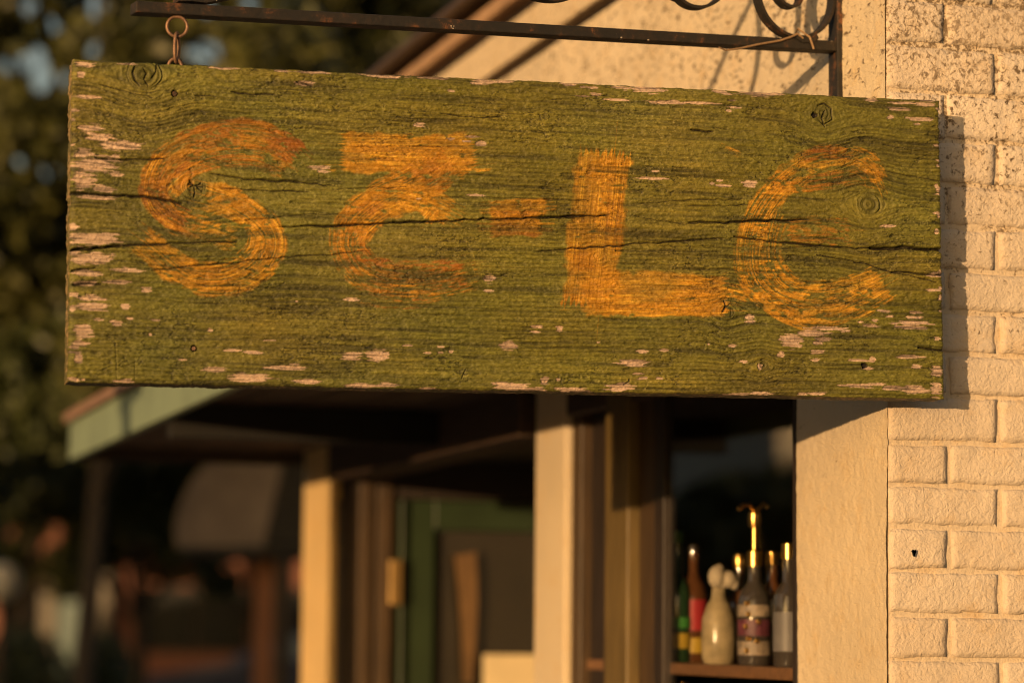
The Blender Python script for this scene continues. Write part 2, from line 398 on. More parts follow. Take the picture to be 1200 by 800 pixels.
a = [on_door(*q, -0.03) for q in ((533, 650), (558, 646), (560, 700), (557, 760), (554, 800), (543, 800), (542, 740), (538, 690))]
st = MB().prism(a, (0, 0.012, 0)).build('door_reflection_strip', simple('ochre_reflection', (0.13, 0.07, 0.025), 0.8, 0.4), shop)  # reflection of the sunlit column, shaped and coloured into an ochre strip
cn = on_door(566, 766, -0.04); cm = on_door(628, 766, -0.04)
MB().box((cn.x, Y0-0.05, 1.05), (cm.x, Y0-0.038, cn.z)).build('notice_board', simple('cream_card', (0.62, 0.50, 0.30), 0.7, 0.12), shop, bevel=0.003)

# canopy over the pavement
cy0, cy1, xf, zf = 0.55, 4.98, -0.85, 2.066
can = MB().prism([(xf-0.02, cy0, zf+0.13), (0.012, cy0, 2.40), (0.012, cy0, 2.43), (xf-0.02, cy0, zf+0.16)], (0, cy1-cy0+.03, 0)).build('canopy', ROOFT, shop)
MB().box((xf, cy0, zf), (xf+0.03, cy1, zf+0.128)).build('fascia', TEAL, can, bevel=0.004)
MB().box((xf+0.031, cy1-0.03, zf), (-0.03, cy1, zf+0.128)).build('end_board', DARKW, can)
MB().prism([(xf+.031, cy0, zf), (-0.03, cy0, zf), (-0.03, cy0, 2.395), (xf+.031, cy0, zf+.137)], (0, .03, 0)).build('fascia', TEAL, can)
n = 9
for k in range(n):
    x0 = xf+0.035+k*(0.79/n); MB().box((x0, cy0+.032, zf+0.05+0.002*(k % 2)), (x0+0.79/n-0.006, cy1-.032, zf+0.066)).build('soffit_board', SOFFIT, can)
MB().box((-0.024, 0.6, 2.02), (0.0118, 1.865, 2.149)).box((-0.05, 2.19, 1.99), (0.1, 4.46, 2.149)).build('header_beam', SOFFIT, shop, bevel=0.005)
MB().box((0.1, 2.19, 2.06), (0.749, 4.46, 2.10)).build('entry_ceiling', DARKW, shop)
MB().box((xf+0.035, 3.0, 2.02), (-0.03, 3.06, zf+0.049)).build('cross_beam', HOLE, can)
q = spot(354, 500, 8.7); MB().lathe((q.x, q.y, q.z-0.05), [(0.02, 0), (0.05, 0.01), (0.05, 0.05), (0.015, 0.08), (0.012, 0.17)], 12).build('porch_lamp', HOLE, can, smooth=True)

# ------------------------------------------------------------------ the wooden sign
PX = np.array([(85, 70), (1100, 118), (1107, 467), (80, 447)], float)
def sign_pose(cx=-0.7094, cy=-0.0696, cz=2.172, az=0.0395, tilt=0.012, W_=1.5393, H_=0.5356):
    u = np.array([math.cos(az)*math.cos(tilt), -math.sin(az)*math.cos(tilt), math.sin(tilt)])
    n = np.array([-math.sin(az), -math.cos(az), 0.0]); v = np.cross(u, n); v = -v if v[2] < 0 else v
    return np.array([cx, cy, cz]), u, v/np.linalg.norm(v), n, W_, H_
SO, SU, SV, SN, SW, SH = sign_pose()
uv4 = np.array([(0, SH), (SW, SH), (SW, 0), (0, 0)])
A = []; bb = []
for (x, y), (uu, vv) in zip(PX, uv4):
    A.append([x, y, 1, 0, 0, 0, -uu*x, -uu*y]); bb.append(uu); A.append([0, 0, 0, x, y, 1, -vv*x, -vv*y]); bb.append(vv)
HM = np.append(np.linalg.solve(np.array(A), np.array(bb)), 1).reshape(3, 3)
def face(x, y):                                        # tracing coordinates of the board -> metres on the board
    r = HM @ np.array([x, y, 1.0]); return r[0]/r[2], r[1]/r[2]
MPX = SW/1020.0

KNOTS = [(168, 88, 17), (228, 219, 13), (962, 133, 12), (1017, 240, 13), (851, 366, 8), (893, 428, 6), (637, 137, 3.5), (700, 300, 5), (310, 300, 6)]
CHIPS = [(100,76,11,2.5),(94,88,5,3),(103,114,14,1.5),(106,150,13,3.5),(118,160,15,4),(142,171,24,4.5),(135,183,5,2),(112,193,24,8),(98,179,10,4),(98,212,12,9),(120,221,14,3.5),(135,204,7,2.5),(112,231,20,2),
(110,280,26,7),(105,303,22,6),(100,320,15,3),(147,316,18,2),(100,332,12,2),(137,331,13,2.5),(107,349,14,3),(107,359,18,4),(147,359,4,3),(171,340,6,2.5),(136,379,7,2.5),(115,374,5,1.5),(98,388,10,7),(95,402,8,3),(152,373,4,1.5),(182,375,5,1.2),(246,387,3,2),(176,392,2,1.5),(92,420,5,6),
(270,410,11,1.5),(295,413,10,2),(252,433,12,2.5),(290,442,25,3.5),(335,431,20,2.2),(360,447,15,2),(347,353,2,1),
(412,417,13,3.5),(442,416,12,5.5),(411,351,8,2),(597,405,11,4),(573,327,7,4),(572,341,5,2),(501,414,4,1.2),(516,413,3,1.2),(528,412,3,1),(515,406,4,1),(638,445,5,4),(597,452,20,3.5),(727,453,17,4),(630,383,8,1.5),(655,385,4,3),(627,389,6,1.3),(743,425,20,3.5),(752,412,6,1.5),(778,410,5,2),(753,443,7,1.5),(772,443,5,1.5),(747,438,7,1),
(878,372,5,4),(878,377,6,1.5),(928,400,14,8),(950,390,18,4),(970,384,28,2),(963,397,10,2),(957,402,7,2.5),(990,388,9,1.5),(1018,381,10,1.5),(1008,377,4,1.2),(1035,364,9,1.5),(1042,371,4,1.5),(1025,376,4,1.5),(1073,366,8,2),(1073,372,10,1.7),(1068,378,22,2.2),(1070,384,22,1.7),(1050,383,4,1.5),(1065,418,17,2),(1073,430,7,2),(1007,422,11,1.3),(1022,421,4,2.5),(1007,452,20,2.5),(1030,450,8,1.5),(1045,455,14,3),(1073,457,22,4),(1097,456,8,7),(1098,437,8,6),(1095,340,10,1.5),(1102,349,3,3),(1095,322,10,2.5),(1040,265,10,1.5),(858,405,4,1.5),(890,430,3,4),(957,412,9,2),(955,422,5,1.5),(915,415,4,3),
(893,110,25,3),(843,108,8,2),(820,121,20,1.2),(857,118,7,1.3),(860,126,8,1),(853,130,4,1.3),(1043,137,5,2),(1078,140,18,2),(1050,128,15,1.5),(1060,121,18,1.5),(1083,123,12,2),(1073,146,5,1.2),(1020,117,8,2),(877,215,10,4),(842,212,5,1.3),(846,218,9,1.3),(833,215,3,1.2),
(567,96,15,3),(490,147,8,2),(527,163,5,1.2),(546,166,5,1.5),(553,161,8,1),(563,168,6,3),(527,107,6,1.5),(698,111,7,1.5),(720,117,15,1.2),(757,105,18,4),(693,103,8,1.5),(777,120,22,2),(683,113,8,1),(732,104,4,2),(763,209,18,1.5),(767,201,5,1),(557,229,9,1.2),(375,197,13,2),(355,98,10,2),(370,85,20,1.5),(450,89,30,1.3),(500,91,15,1.2)]
CRACKS = [  # polyline, half width (m), depth (m)
 ([(310,267),(400,264),(480,260),(570,257),(663,254),(730,251)], .0015, .009),
 ([(730,251),(800,263),(880,260),(955,258)], .0007, .003), ([(800,261),(880,259.5),(955,258)], .0015, .007),
 ([(160,318),(240,311),(320,303),(400,297),(450,291)], .0009, .004), ([(620,296),(660,292),(730,287),(800,282),(860,277)], .0012, .005),
 ([(860,277),(890,282),(960,288),(1030,292),(1103,292)], .0013, .006), ([(1020,291),(1060,290),(1104,293)], .0022, .009),
 ([(84,292),(130,289),(200,285),(277,283)], .0012, .005), ([(83,293),(110,291),(140,289)], .0022, .010), ([(86,333),(100,333),(118,332)], .0015, .006),
 ([(84,317),(95,316),(112,314)], .0012, .006),
 ([(83,227),(120,229),(170,230),(205,236),(212,238)], .0017, .008), ([(108,185),(140,187),(197,186)], .0014, .006),
 ([(240,202),(265,206),(287,210),(340,213),(400,218)], .0012, .005), ([(253,220),(300,223),(367,225)], .0009, .004), ([(232,215),(250,221),(262,226)], .0007, .003),
 ([(113,98),(150,108),(182,115)], .0008, .004), ([(513,133),(560,138),(590,138)], .0009, .004), ([(807,152),(822,153),(837,153)], .0015, .005),
 ([(800,242),(840,241),(880,240)], .0008, .003), ([(957,299),(1000,306),(1050,320),(1097,330)], .0009, .004), ([(1076,408),(1108,410)], .0016, .007),
 ([(1045,318),(1080,321),(1104,322)], .0014, .006), ([(240,262),(290,258),(350,252),(400,251)], .0006, .003),
 ([(107,443),(135,434),(163,423)], .0006, .002), ([(135,400),(136,420),(137,447)], .0006, .002), ([(158,417),(158,432),(158,447)], .0006, .002), ([(112,437),(122,433),(136,428),(148,418)], .0005, .002),
 ([(385,222),(440,220),(480,219)], .0007, .003), ([(560,232),(620,233),(700,236)], .0006, .003), ([(735,240),(790,236),(830,234),(880,233)], .0008, .003),
 ([(1030,200),(1070,208),(1100,212)], .0007, .003), ([(1035,170),(1070,177),(1098,180)], .0006, .0025), ([(540,446),(543,438),(546,432)], .0007, .003), ([(730,452),(737,448),(737,444)], .0008, .004),
 ([(267,108),(300,110),(325,112)], .0014, .004), ([(345,96),(356,98),(367,100)], .0012, .004), ([(158,76),(155,84),(158,94),(164,102)], .0010, .004), ([(166,78),(171,86),(168,93),(174,103)], .0008, .004), ([(183,74),(182,84),(176,92)], .0009, .004),
 ([(226,112),(245,113),(254,116)], .0010, .004), ([(848,352),(850,360),(846,368)], .0012, .004), ([(855,356),(850,362)], .0008, .003),
 ([(955,124),(965,121),(973,127),(974,141),(964,146),(957,138)], .0010, .004), ([(966,128),(962,138),(966,150)], .0009, .004)]
# brush strokes: points, width px, coverage 0..1, ochre 0..1 (0 = orange brown)
def off(sx, ox, oy, pts): return [(ox+x*sx, oy+y*sx) for x, y in pts]
S_ = lambda p: off(.325, 140, 120, p)
E_ = lambda p: off(.325, 370, 130, p)
L_ = lambda p: off(.3377, 640, 130, p)
C_ = lambda p: off(.3627, 830, 130, p)
STROKES = [
 (S_([(645,200),(570,140),(470,105),(380,108),(270,140),(175,200),(125,270),(120,330),(160,395),(250,440)]), 29, .66, .12),
 (S_([(600,250),(510,195),(420,190),(320,205),(230,245),(180,300)]), 22, .50, .35),
 (S_([(170,200),(130,270),(125,330),(165,400),(260,450),(350,470),(430,500)]), 27, .50, .62),
 (S_([(300,335),(400,360),(500,420),(550,490),(530,570),(450,630),(340,650),(240,625),(160,560),(70,490)]), 32, .62, .78),
 (S_([(260,270),(215,300),(190,330)]), 13, .75, 1.0),
 (S_([(500,480),(490,540),(420,600),(330,620),(240,600)]), 22, .55, 1.0),
 (E_([(78,150),(200,152),(330,156),(470,158),(585,150)]), 40, .84, .85),
 (E_([(500,180),(430,230),(330,285),(230,330),(150,390),(110,450)]), 40, .66, .55),
 (E_([(280,300),(360,315),(430,340),(490,370)]), 30, .62, .72),
 (E_([(250,370),(340,330),(420,350),(380,390)]), 22, .5, .9),
 (E_([(160,390),(120,460),(130,520),(190,585),(290,610),(400,600),(540,575)]), 34, .52, .25),
 (E_([(90,420),(85,500),(140,590),(240,640),(350,650),(460,630),(590,590)]), 26, .42, .30),
 (E_([(150,670),(260,700),(420,690)]), 14, .36, .1),
 (E_([(618,355),(720,350),(835,345)]), 18, .78, .45), (E_([(622,405),(720,408),(818,405)]), 26, .95, .5),
 (L_([(200,120),(185,300),(165,480),(145,700)]), 57, .93, .80),
 (L_([(110,640),(250,635),(400,635),(520,640),(640,645)]), 44, .86, .85), (L_([(480,600),(580,625),(700,650)]), 26, .5, .85), (L_([(300,690),(420,690),(600,680)]), 14, .7, .8),
 (C_([(545,235),(520,180),(450,150),(370,155),(290,190),(210,260),(150,350),(125,440),(130,520),(170,590),(250,640),(350,660),(450,640),(580,565)]), 30, .56, .80),
 (C_([(540,230),(480,210),(400,225),(300,240),(200,240)]), 17, .50, .30), (C_([(300,150),(370,130),(450,140)]), 14, .6, .15), (C_([(555,230),(530,190),(490,165)]), 17, .9, .9),
 (C_([(230,330),(200,420),(205,500),(260,570),(360,590),(460,570),(555,530)]), 24, .48, .95),
 (C_([(250,400),(330,390),(400,385),(465,385)]), 30, .46, .18), (C_([(180,610),(260,670),(350,690)]), 18, .6, .9),
 ([(846,172),(866,182)], 8, .3, .8), (C_([(60,125),(95,140)]), 7, .5, .95)]

def build_sign():
    st = 0.0011; nx = int(SW/st)+1; ny = int(SH/st)+1
    us = np.linspace(0, SW, nx); vs = np.linspace(0, SH, ny); U, V = np.meshgrid(us, vs)
    g = V+0.010*(fb(U*1.4, V*5, 1, 3)-.5)+0.004*(fb(U*7, V*16, 5, 3)-.5)+0.02*(U/SW-0.5)*0.3
    ring = np.zeros_like(U); inside = np.zeros_like(U)
    for (kx, ky, kr) in KNOTS:
        u0, v0 = face(kx, ky); r = kr*MPX; du = U-u0; dv = V-v0
        g = g-1.6*r*np.tanh(dv/(1.2*r))*np.exp(-(du/(2.4*r))**2)*np.exp(-np.abs(dv)/(3.5*r))
        d = np.sqrt((du/1.15)**2+dv**2)*(1+0.15*(vn(U*60, V*60, 77)-.5)); w = sstep(1.1*r, 0.75*r, d)
        inside = np.maximum(inside, w); g = g*(1-w)+(v0+d*0.8)*w
    g1 = fb(U*5, g*120, 11, 2); g2 = fb(U*13, g*300, 21, 2); g3 = vn(U*45, g*780, 31)
    flake = fb(U*95, g*240, 41, 3); fl2 = vn(U*260, V*420, 45); patch = fb(U*5, V*13, 51, 4)
    broad = fb(U*5.5, g*60, 55, 3)
    craze = sstep(.90, .985, 1-np.abs(2*fb(U*38, g*150, 47, 4)-1))*sstep(.42, .62, fb(U*11, g*20, 59, 3))
    furrow = sstep(.92, .99, 1-np.abs(2*fb(U*4.5, g*75, 49, 3)-1))
    speck = sstep(.66, .80, fb(U*150, g*330, 69, 2))
    terr = sstep(.485, .515, fb(U*48, g*130, 161, 3))+.7*sstep(.50, .525, fb(U*85, g*260, 165, 3)); rid = (1-np.abs(2*fb(U*75+g*40, g*210, 169, 3)-1))**2
    h = 0.0007*terr+0.0016*rid+0.0016*(g1-.5)+0.0010*(g2-.5)+0.0004*(g3-.5)+0.0017*(flake-.5)+0.0007*(fl2-.5)-0.0012*craze+0.003*(fb(U*3, V*5, 61, 2)-.5)
    h -= 0.0006*sstep(.62, .8, broad)
    # weathered green paint: thin and dark in the furrows of the grain, fresher olive on the ridges
    tone = 0.55*g1+0.30*g2+0.15*g3
    k = np.clip((tone-0.28)/0.44, 0, 1)
    olive = np.array([0.128, 0.115, 0.017]); dark = np.array([0.062, 0.055, 0.010]); pale = np.array([0.20, 0.165, 0.028])
    col = dark+(olive-dark)*sstep(0.0, 0.62, k)[..., None]
    col = col+(pale-col)*(0.55*sstep(.62, 1.0, k)*sstep(.35, .7, patch))[..., None]
    col *= (0.80+0.4*patch)[..., None]; col *= (0.70+0.6*flake)[..., None]*(0.86+.28*fl2)[..., None]
    ph = g/0.0074*math.pi+3.0*fb(U*5, g*26, 151, 3)+1.2*fb(U*30, g*90, 155, 2); rl = np.cos(ph)**2; ramp_ = 0.35+0.65*sstep(.3, .65, fb(U*4, g*16, 157, 3))
    line = sstep(.72, .99, rl)*ramp_*(0.5+.7*vn(U*28, g*300, 159)); h += 0.0010*(rl-.5)*-ramp_-0.0006*line
    col *= (1-0.40*line)[..., None]
    col *= (1-0.20*sstep(.58, .8, broad)*sstep(.35, .6, fb(U*9, g*30, 57, 2)))[..., None]
    col *= (1-0.60*craze-0.26*furrow*(0.4+.6*g3))[..., None]
    col = col+(np.array([.27, .235, .05])-col)*(0.20*speck*sstep(.35, .65, patch))[..., None]
    sp = sstep(.80, .86, vn(U*420, V*520, 63))*sstep(.5, .7, patch); col = col+(np.array([.36, .31, .10])-col)*(0.35*sp)[..., None]
    col[..., 0] *= 1+0.25*(fb(U*6, V*9, 65, 2)-.5); col[..., 2] *= 1+0.6*(fb(U*4, V*6, 67, 2)-.5)
    kn = inside*0.55; col = col*(1-kn[..., None]*0.5)
    # letters
    for si, (pts, wpx, cov, och) in enumerate(STROKES):
        P = np.array([face(*p) for p in pts]); 
        # smooth the polyline
        for _ in range(2):
            if len(P) > 2:
                Q = [P[0]]
                for a, b in zip(P[:-1], P[1:]): Q += [a*.75+b*.25, a*.25+b*.75]
                P = np.array(Q+[P[-1]])
        wd = wpx*MPX*1.12; pad = wd*1.1; cov = cov-.06
        i0 = max(0, int((P[:, 0].min()-pad)/st)); i1 = min(nx, int((P[:, 0].max()+pad)/st)+2)
        j0 = max(0, int((P[:, 1].min()-pad)/st)); j1 = min(ny, int((P[:, 1].max()+pad)/st)+2)
        u = U[j0:j1, i0:i1]; v = V[j0:j1, i0:i1]
        best = np.full(u.shape, 9.0); al = np.zeros(u.shape); ac = np.zeros(u.shape); s0 = 0.0
        L = sum(np.linalg.norm(b-a) for a, b in zip(P[:-1], P[1:]))
        for a, b in zip(P[:-1], P[1:]):
            d = b-a; l = np.linalg.norm(d)+1e-9; d = d/l
            t = (u-a[0])*d[0]+(v-a[1])*d[1]; tc = np.clip(t, 0, l)
            ex = u-a[0]-d[0]*tc; ey = v-a[1]-d[1]*tc; dist = np.hypot(ex, ey)
            m = dist < best
            best[m] = dist[m]; al[m] = (s0+tc)[m]; ac[m] = (d[0]*ey-d[1]*ex)[m]; s0 += l
        wob = (fb(u*60, v*60, 400+si, 2)-.5)*wd*0.22
        streak = 0.55*vn(ac*520+si*31+300, al*11+70, 210+si)+0.45*vn(ac*1100+si*17+500, al*22+40, 230+si)
        # ragged brush ends: single bristle tracks run on or give out
        rag = vn(ac*420+77, al*0+si, 260+si)*wd*0.55
        endm = sstep(-0.2, 1.0, (np.minimum(al, L-al)+0.004-rag*0.5)/0.006)
        edge = sstep(wd*0.54, wd*0.44, best+wob)*endm
        thr = 0.80-0.75*cov
        wear = 0.55*g1[j0:j1, i0:i1]+0.45*g2[j0:j1, i0:i1]; 
        mm = edge*sstep(thr-.10, thr+.12, streak*0.62+0.38*wear+0.10*(flake[j0:j1, i0:i1]-.5))
        brk = 0.6*fb(u*55, g[j0:j1, i0:i1]*150, 290+si, 3)+0.4*flake[j0:j1, i0:i1]
        mm = mm*(0.45+0.55*sstep(.2, .5, wear))*sstep(.60-.34*cov-.11, .60-.34*cov+.05, brk)*(0.62+.38*sstep(.3, .62, fb(u*14, v*22, 296+si, 2)))
        oc = np.clip(och+(fb(u*16, v*30, 280+si, 3)-.5)*1.1+(streak-.5)*0.7, 0, 1)[..., None]
        c_or = np.array([0.205, 0.068, 0.008]); c_oc = np.array([0.37, 0.170, 0.010]); c_y = np.array([0.56, 0.32, 0.03])
        pc = c_or+(c_oc-c_or)*np.clip(oc*1.5, 0, 1); pc = pc+(c_y-pc)*(np.clip((oc-.62)/.38, 0, 1)*sstep(.55, .85, streak)[..., None]*.8)
        pc = pc*((0.55+0.75*tone[j0:j1, i0:i1]+0.45*(streak-.5))*(0.55+0.9*flake[j0:j1, i0:i1])*(1-.5*craze[j0:j1, i0:i1]))[..., None]
        sl_ = (slice(j0, j1), slice(i0, i1)); col[sl_] = col[sl_]*(1-mm[..., None]*.92)+pc*mm[..., None]*.92
        h[sl_] += mm*(0.0003+0.0012*(streak-.5))
    # chips: paint gone, pinkish weathered primer and wood
    chip = np.zeros_like(U)
    rg = np.random.RandomState(5); L2 = list(CHIPS)
    for _ in range(12):
        L2.append((rg.uniform(95, 1090), rg.choice([rg.uniform(120, 440), rg.uniform(395, 445)]), rg.uniform(1.5, 7), rg.uniform(.6, 1.6)))
    for _ in range(14): x = rg.uniform(90, 1098); L2.append((x, 446+(x-80)*.0195+rg.uniform(-3, 1), rg.uniform(5, 18), rg.uniform(.8, 2)))
    for _ in range(14): x = rg.uniform(88, 1098); L2.append((x, 71+(x-85)*.0473+rg.uniform(0, 3), rg.uniform(4, 16), rg.uniform(.6, 1.5)))
    for _ in range(12): y = rg.uniform(80, 445); L2.append((84+rg.uniform(0, 5), y, rg.uniform(3, 8), rg.uniform(.8, 3)))
    for _ in range(18): y = rg.uniform(125, 460); L2.append((1101+rg.uniform(-5, 3), y, rg.uniform(2, 6), rg.uniform(.8, 3)))
    cn = 0.6*(fb(U*70, g*420, 71, 3)-.5)+0.5*(vn(U*25, g*620, 75)-.5)
    for (x, y, hw, hh) in L2:
        u0, v0 = face(x, y); a = hw*MPX*1.0; b = hh*MPX*1.05+.0003; pad = 1.7
        i0 = max(0, int((u0-a*pad)/st)); i1 = min(nx, int((u0+a*pad)/st)+2); j0 = max(0, int((v0-b*pad)/st)); j1 = min(ny, int((v0+b*pad)/st)+2)
        if i1 <= i0 or j1 <= j0: continue
        sl_ = (slice(j0, j1), slice(i0, i1)); d = np.sqrt(((U[sl_]-u0)/a)**2+((V[sl_]-v0)/b)**2)
        chip[sl_] = np.maximum(chip[sl_], sstep(-.08, .12, 1-d+cn[sl_]*1.5))
    wood = np.array([0.40, 0.285, 0.205])*(0.60+0.5*g2+0.35*g3)[..., None]*(0.85+.3*patch)[..., None]
    wood = wood*(1-0.5*sstep(.35, .2, g2)[..., None])
    rim = sstep(.02, .25, chip)*sstep(.98, .6, chip); col = col*(1-.55*rim)[..., None]
    wood = wood*(1-.55*sstep(.60, .72, vn(U*16, g*620, 79)))[..., None]
    chip = chip*sstep(.0, .12, fb(U*45, g*500, 83, 2)-.28+.25*chip)
    col = col*(1-chip[..., None])+wood*chip[..., None]; h -= chip*(0.0007+0.0008*g3)
    # cracks
    crk = np.zeros_like(U); CR = [([face(*p) for p in pts], w, d) for pts, w, d in CRACKS]
    for (kx, ky, kr) in KNOTS[1:2]:
        u0, v0 = face(kx, ky)
        for _ in range(7):
            a = rg.uniform(0, 6.28); r1 = kr*MPX*rg.uniform(.5, 1.2)
            CR.append(([(u0+rg.uniform(-.002, .002), v0), (u0+math.cos(a)*r1*.5+rg.uniform(-.002, .002), v0+math.sin(a)*r1*.5), (u0+math.cos(a)*r1, v0+math.sin(a)*r1)], .0009, .004))
        pass
    for _ in range(120):
        x = rg.uniform(90, 1095); y = rg.uniform(85, 450)+(x-80)*.02; ln = rg.uniform(6, 45)
        CR.append(([face(x, y), face(x+ln*.5, y+rg.uniform(-1.2, 1.6)), face(x+ln, y+rg.uniform(-1.5, 2.5))], rg.uniform(.0003, .0008), rg.uniform(.001, .003)))
    for pts, hw, dp in CR:
        P = np.array(pts); pad = hw*3+.004
        i0 = max(0, int((P[:, 0].min()-pad)/st)); i1 = min(nx, int((P[:, 0].max()+pad)/st)+2); j0 = max(0, int((P[:, 1].min()-pad)/st)); j1 = min(ny, int((P[:, 1].max()+pad)/st)+2)
        if i1 <= i0 or j1 <= j0: continue
        sl_ = (slice(j0, j1), slice(i0, i1)); u = U[sl_]; v = V[sl_]+(vn(U[sl_]*90, V[sl_]*20, 90)-.5)*.0028+(vn(U[sl_]*30, V[sl_]*9, 91)-.5)*.003
        best = np.full(u.shape, 9.0); al = np.zeros(u.shape); s0 = 0; Lt = sum(np.linalg.norm(b-a) for a, b in zip(P[:-1], P[1:]))
        for a, b in zip(P[:-1], P[1:]):
            d = b-a; l = np.linalg.norm(d)+1e-9; d = d/l; tc = np.clip((u-a[0])*d[0]+(v-a[1])*d[1], 0, l)
            dist = np.hypot(u-a[0]-d[0]*tc, v-a[1]-d[1]*tc); m = dist < best; best[m] = dist[m]; al[m] = (s0+tc)[m]; s0 += l
        tap = sstep(0, .16, np.minimum(al, Lt-al)/Lt+ (0.16 if (P[0, 0] < .01 or P[-1, 0] > SW-.02) else 0))*(0.6+0.8*vn(al*60, al*0+3, 93))
        c = np.exp(-(best/(hw*(0.35+0.75*tap)+1e-5))**2)*sstep(0, .3, tap)
        crk[sl_] = np.maximum(crk[sl_], c*min(1, dp/.004)); h[sl_] -= c*dp
    col = col*(1-(0.93*sstep(.15, .75, crk))[..., None])+np.array([.012, .008, .005])*(0.93*sstep(.15, .75, crk))[..., None]
    # nail holes
    for (x, y, r) in ((204, 110, 4.2), (227, 408, 3.6), (1013, 428, 4.0), (953, 135, 4.0)):
        u0, v0 = face(x, y); d = np.hypot(U-u0, (V-v0)*1.15)/(r*MPX)+(vn(U*300, V*300, 97)-.5)*.5; m = sstep(1.15, .85, d)
        h -= m*.006; col = col*(1-m[..., None])+np.array([.010, .006, .004])*m[..., None]
    # ragged rounded rim
    e = np.minimum(np.minimum(U, SW-U), np.minimum(V, SH-V)); h -= 0.004*np.exp(-e/0.0022)
    fall = lambda d: np.exp(-d/0.006)
    du = (fb(V*90, U*0+2, 101, 4)-.5)*.004*(fall(U)+fall(SW-U)); dv = (fb(U*60, V*0+4, 105, 4)-.5)*.0032*(fall(V)+fall(SH-V))
    UU = U+du; VV = V+dv
    O = SO-SU*SW/2-SV*SH/2
    P = O+UU[..., None]*SU+VV[..., None]*SV+h[..., None]*SN
    T = 0.068; nt_ = 16
    root = thing('hanging_sign', 'weathered green wooden plank sign with hand painted orange letters hanging from the iron bracket', 'sign', tuple(O))
    verts = [P.reshape(-1, 3)]; cols = [col.reshape(-1, 3)]; faces = []
    i, j = np.meshgrid(np.arange(nx-1), np.arange(ny-1)); a = (j*nx+i).ravel(); faces.append(np.stack([a, a+1, a+nx+1, a+nx], 1))
    # rim walls (end grain / edges) marching back through the thickness
    idx = np.concatenate([np.arange(nx), np.arange(1, ny)*nx+nx-1, (ny-1)*nx+np.arange(nx-2, -1, -1), np.arange(ny-2, 0, -1)*nx])
    rimP = P.reshape(-1, 3)[idx]; Ur = U.ravel()[idx]; Vr = V.ravel()[idx]; prev = idx; nv = nx*ny; nr = len(idx)
    side = (Ur < 1e-6) | (Ur > SW-1e-6)
    pos = np.where(side, Vr, Ur)
    inward = np.where(Ur < 1e-6, 1, 0)[:, None]*SU-np.where(Ur > SW-1e-6, 1, 0)[:, None]*SU+np.where(Vr < 1e-6, 1, 0)[:, None]*SV-np.where(Vr > SH-1e-6, 1, 0)[:, None]*SV
    rc = col.reshape(-1, 3)[idx]
    for k in range(1, nt_+1):
        t = T*k/nt_; am = np.where(side, .004, .002)
        rr = (fb(pos*150, np.full(nr, t*160), 131, 3)-.5)*am; rnd = 0.004*max(0, (k-nt_+2)/2)**2-0.0005
        Q = rimP-SN*(t)+inward*(rr+rnd)[:, None]
        w = (vn(pos*90, np.full(nr, t*90), 141)*.6+vn(pos*400, np.full(nr, t*60), 143)*.4)[:, None]
        c_end = np.array([.10, .085, .022])+(np.array([.30, .20, .09])-np.array([.10, .085, .022]))*sstep(.35, .75, w)
        c_edge = np.array([.05, .048, .018])+(np.array([.28, .18, .11])-np.array([.05, .048, .018]))*sstep(.55, .8, w)
        c = np.where(side[:, None], c_end, c_edge)
        f = min(1, k/2); verts.append(Q); cols.append(rc*(1-f)+c*f)
        cur = nv+np.arange(nr); faces.append(np.stack([prev, cur, np.roll(cur, -1), np.roll(prev, -1)], 1)); prev = cur; nv += nr
    VV_ = np.concatenate(verts)-O; CC = np.concatenate(cols); FF = np.concatenate(faces).astype(np.int32)
    me = bpy.data.meshes.new('plank'); me.vertices.add(len(VV_)); me.vertices.foreach_set('co', VV_.astype(np.float32).ravel())
    tot = FF.size; nback = nr
    me.loops.add(tot+nback); me.loops.foreach_set('vertex_index', np.concatenate([FF.ravel(), prev[::-1].astype(np.int32)]))
    me.polygons.add(len(FF)+1); me.polygons.foreach_set('loop_start', np.concatenate([np.arange(0, tot, 4), [tot]]).astype(np.int32))
    me.update(calc_edges=True)
    sm = np.ones(len(FF)+1, bool); sm[-1] = False; me.polygons.foreach_set('use_smooth', sm)
    at = me.attributes.new('paint', 'FLOAT_COLOR', 'POINT'); at.data.foreach_set('color', np.concatenate([np.clip(CC, 0, 1), np.ones((len(CC), 1))], 1).astype(np.float32).ravel())
    m, nt, bs = mat('weathered_painted_wood')
    atn = nt.nodes.new('ShaderNodeAttribute'); atn.attribute_name = 'paint'
    v = coords(nt, (1, 1, 1))
    fine = noise_tex(nt, coords(nt, (220, 900, 900)), 1.0, 4, 0.6)
    mul = N(nt, 'ShaderNodeVectorMath', operation='SCALE'); nt.links.new(atn.outputs['Color'], mul.inputs[0])
    nt.links.new(ramp(nt, fine, [(0.2, (.7, .7, .7)), (.8, (1.3, 1.3, 1.3))]), mul.inputs['Scale'])
    nt.links.new(mul.outputs[0], bs.inputs['Base Color']); bs.inputs['Roughness'].default_value = 0.62; bs.inputs['Specular IOR Level'].default_value = 0.35
    bump(nt, bs, fine, 0.45, 0.0007)
    me.materials.append(m); o = bpy.data.objects.new('plank', me); COL.objects.link(o); o.parent = root
    def on(x, y, d=0):
        u0, v0 = face(x, y); return Vector(O+u0*SU+v0*SV+d*SN)
    n1 = Vector(SN); u1 = Vector(SU); v1 = Vector(SV)
    # screw and nail heads sunk in their holes, eye staple on top
    for (x, y, r, mt) in ((204, 110, .0044, RUST), (227, 408, .0036, RUSTL)):
        c = on(x, y, -.0035); mb = MB(); pts = [c+(u1*math.cos(a)+v1*math.sin(a))*r for a in [math.pi/3*k for k in range(6)]]
        mb.prism(pts, n1*.0025); mb.build('screw_head', mt, root, bevel=.0006)
    ce = on(207.5, 76, -T*.5)-v1*0.004
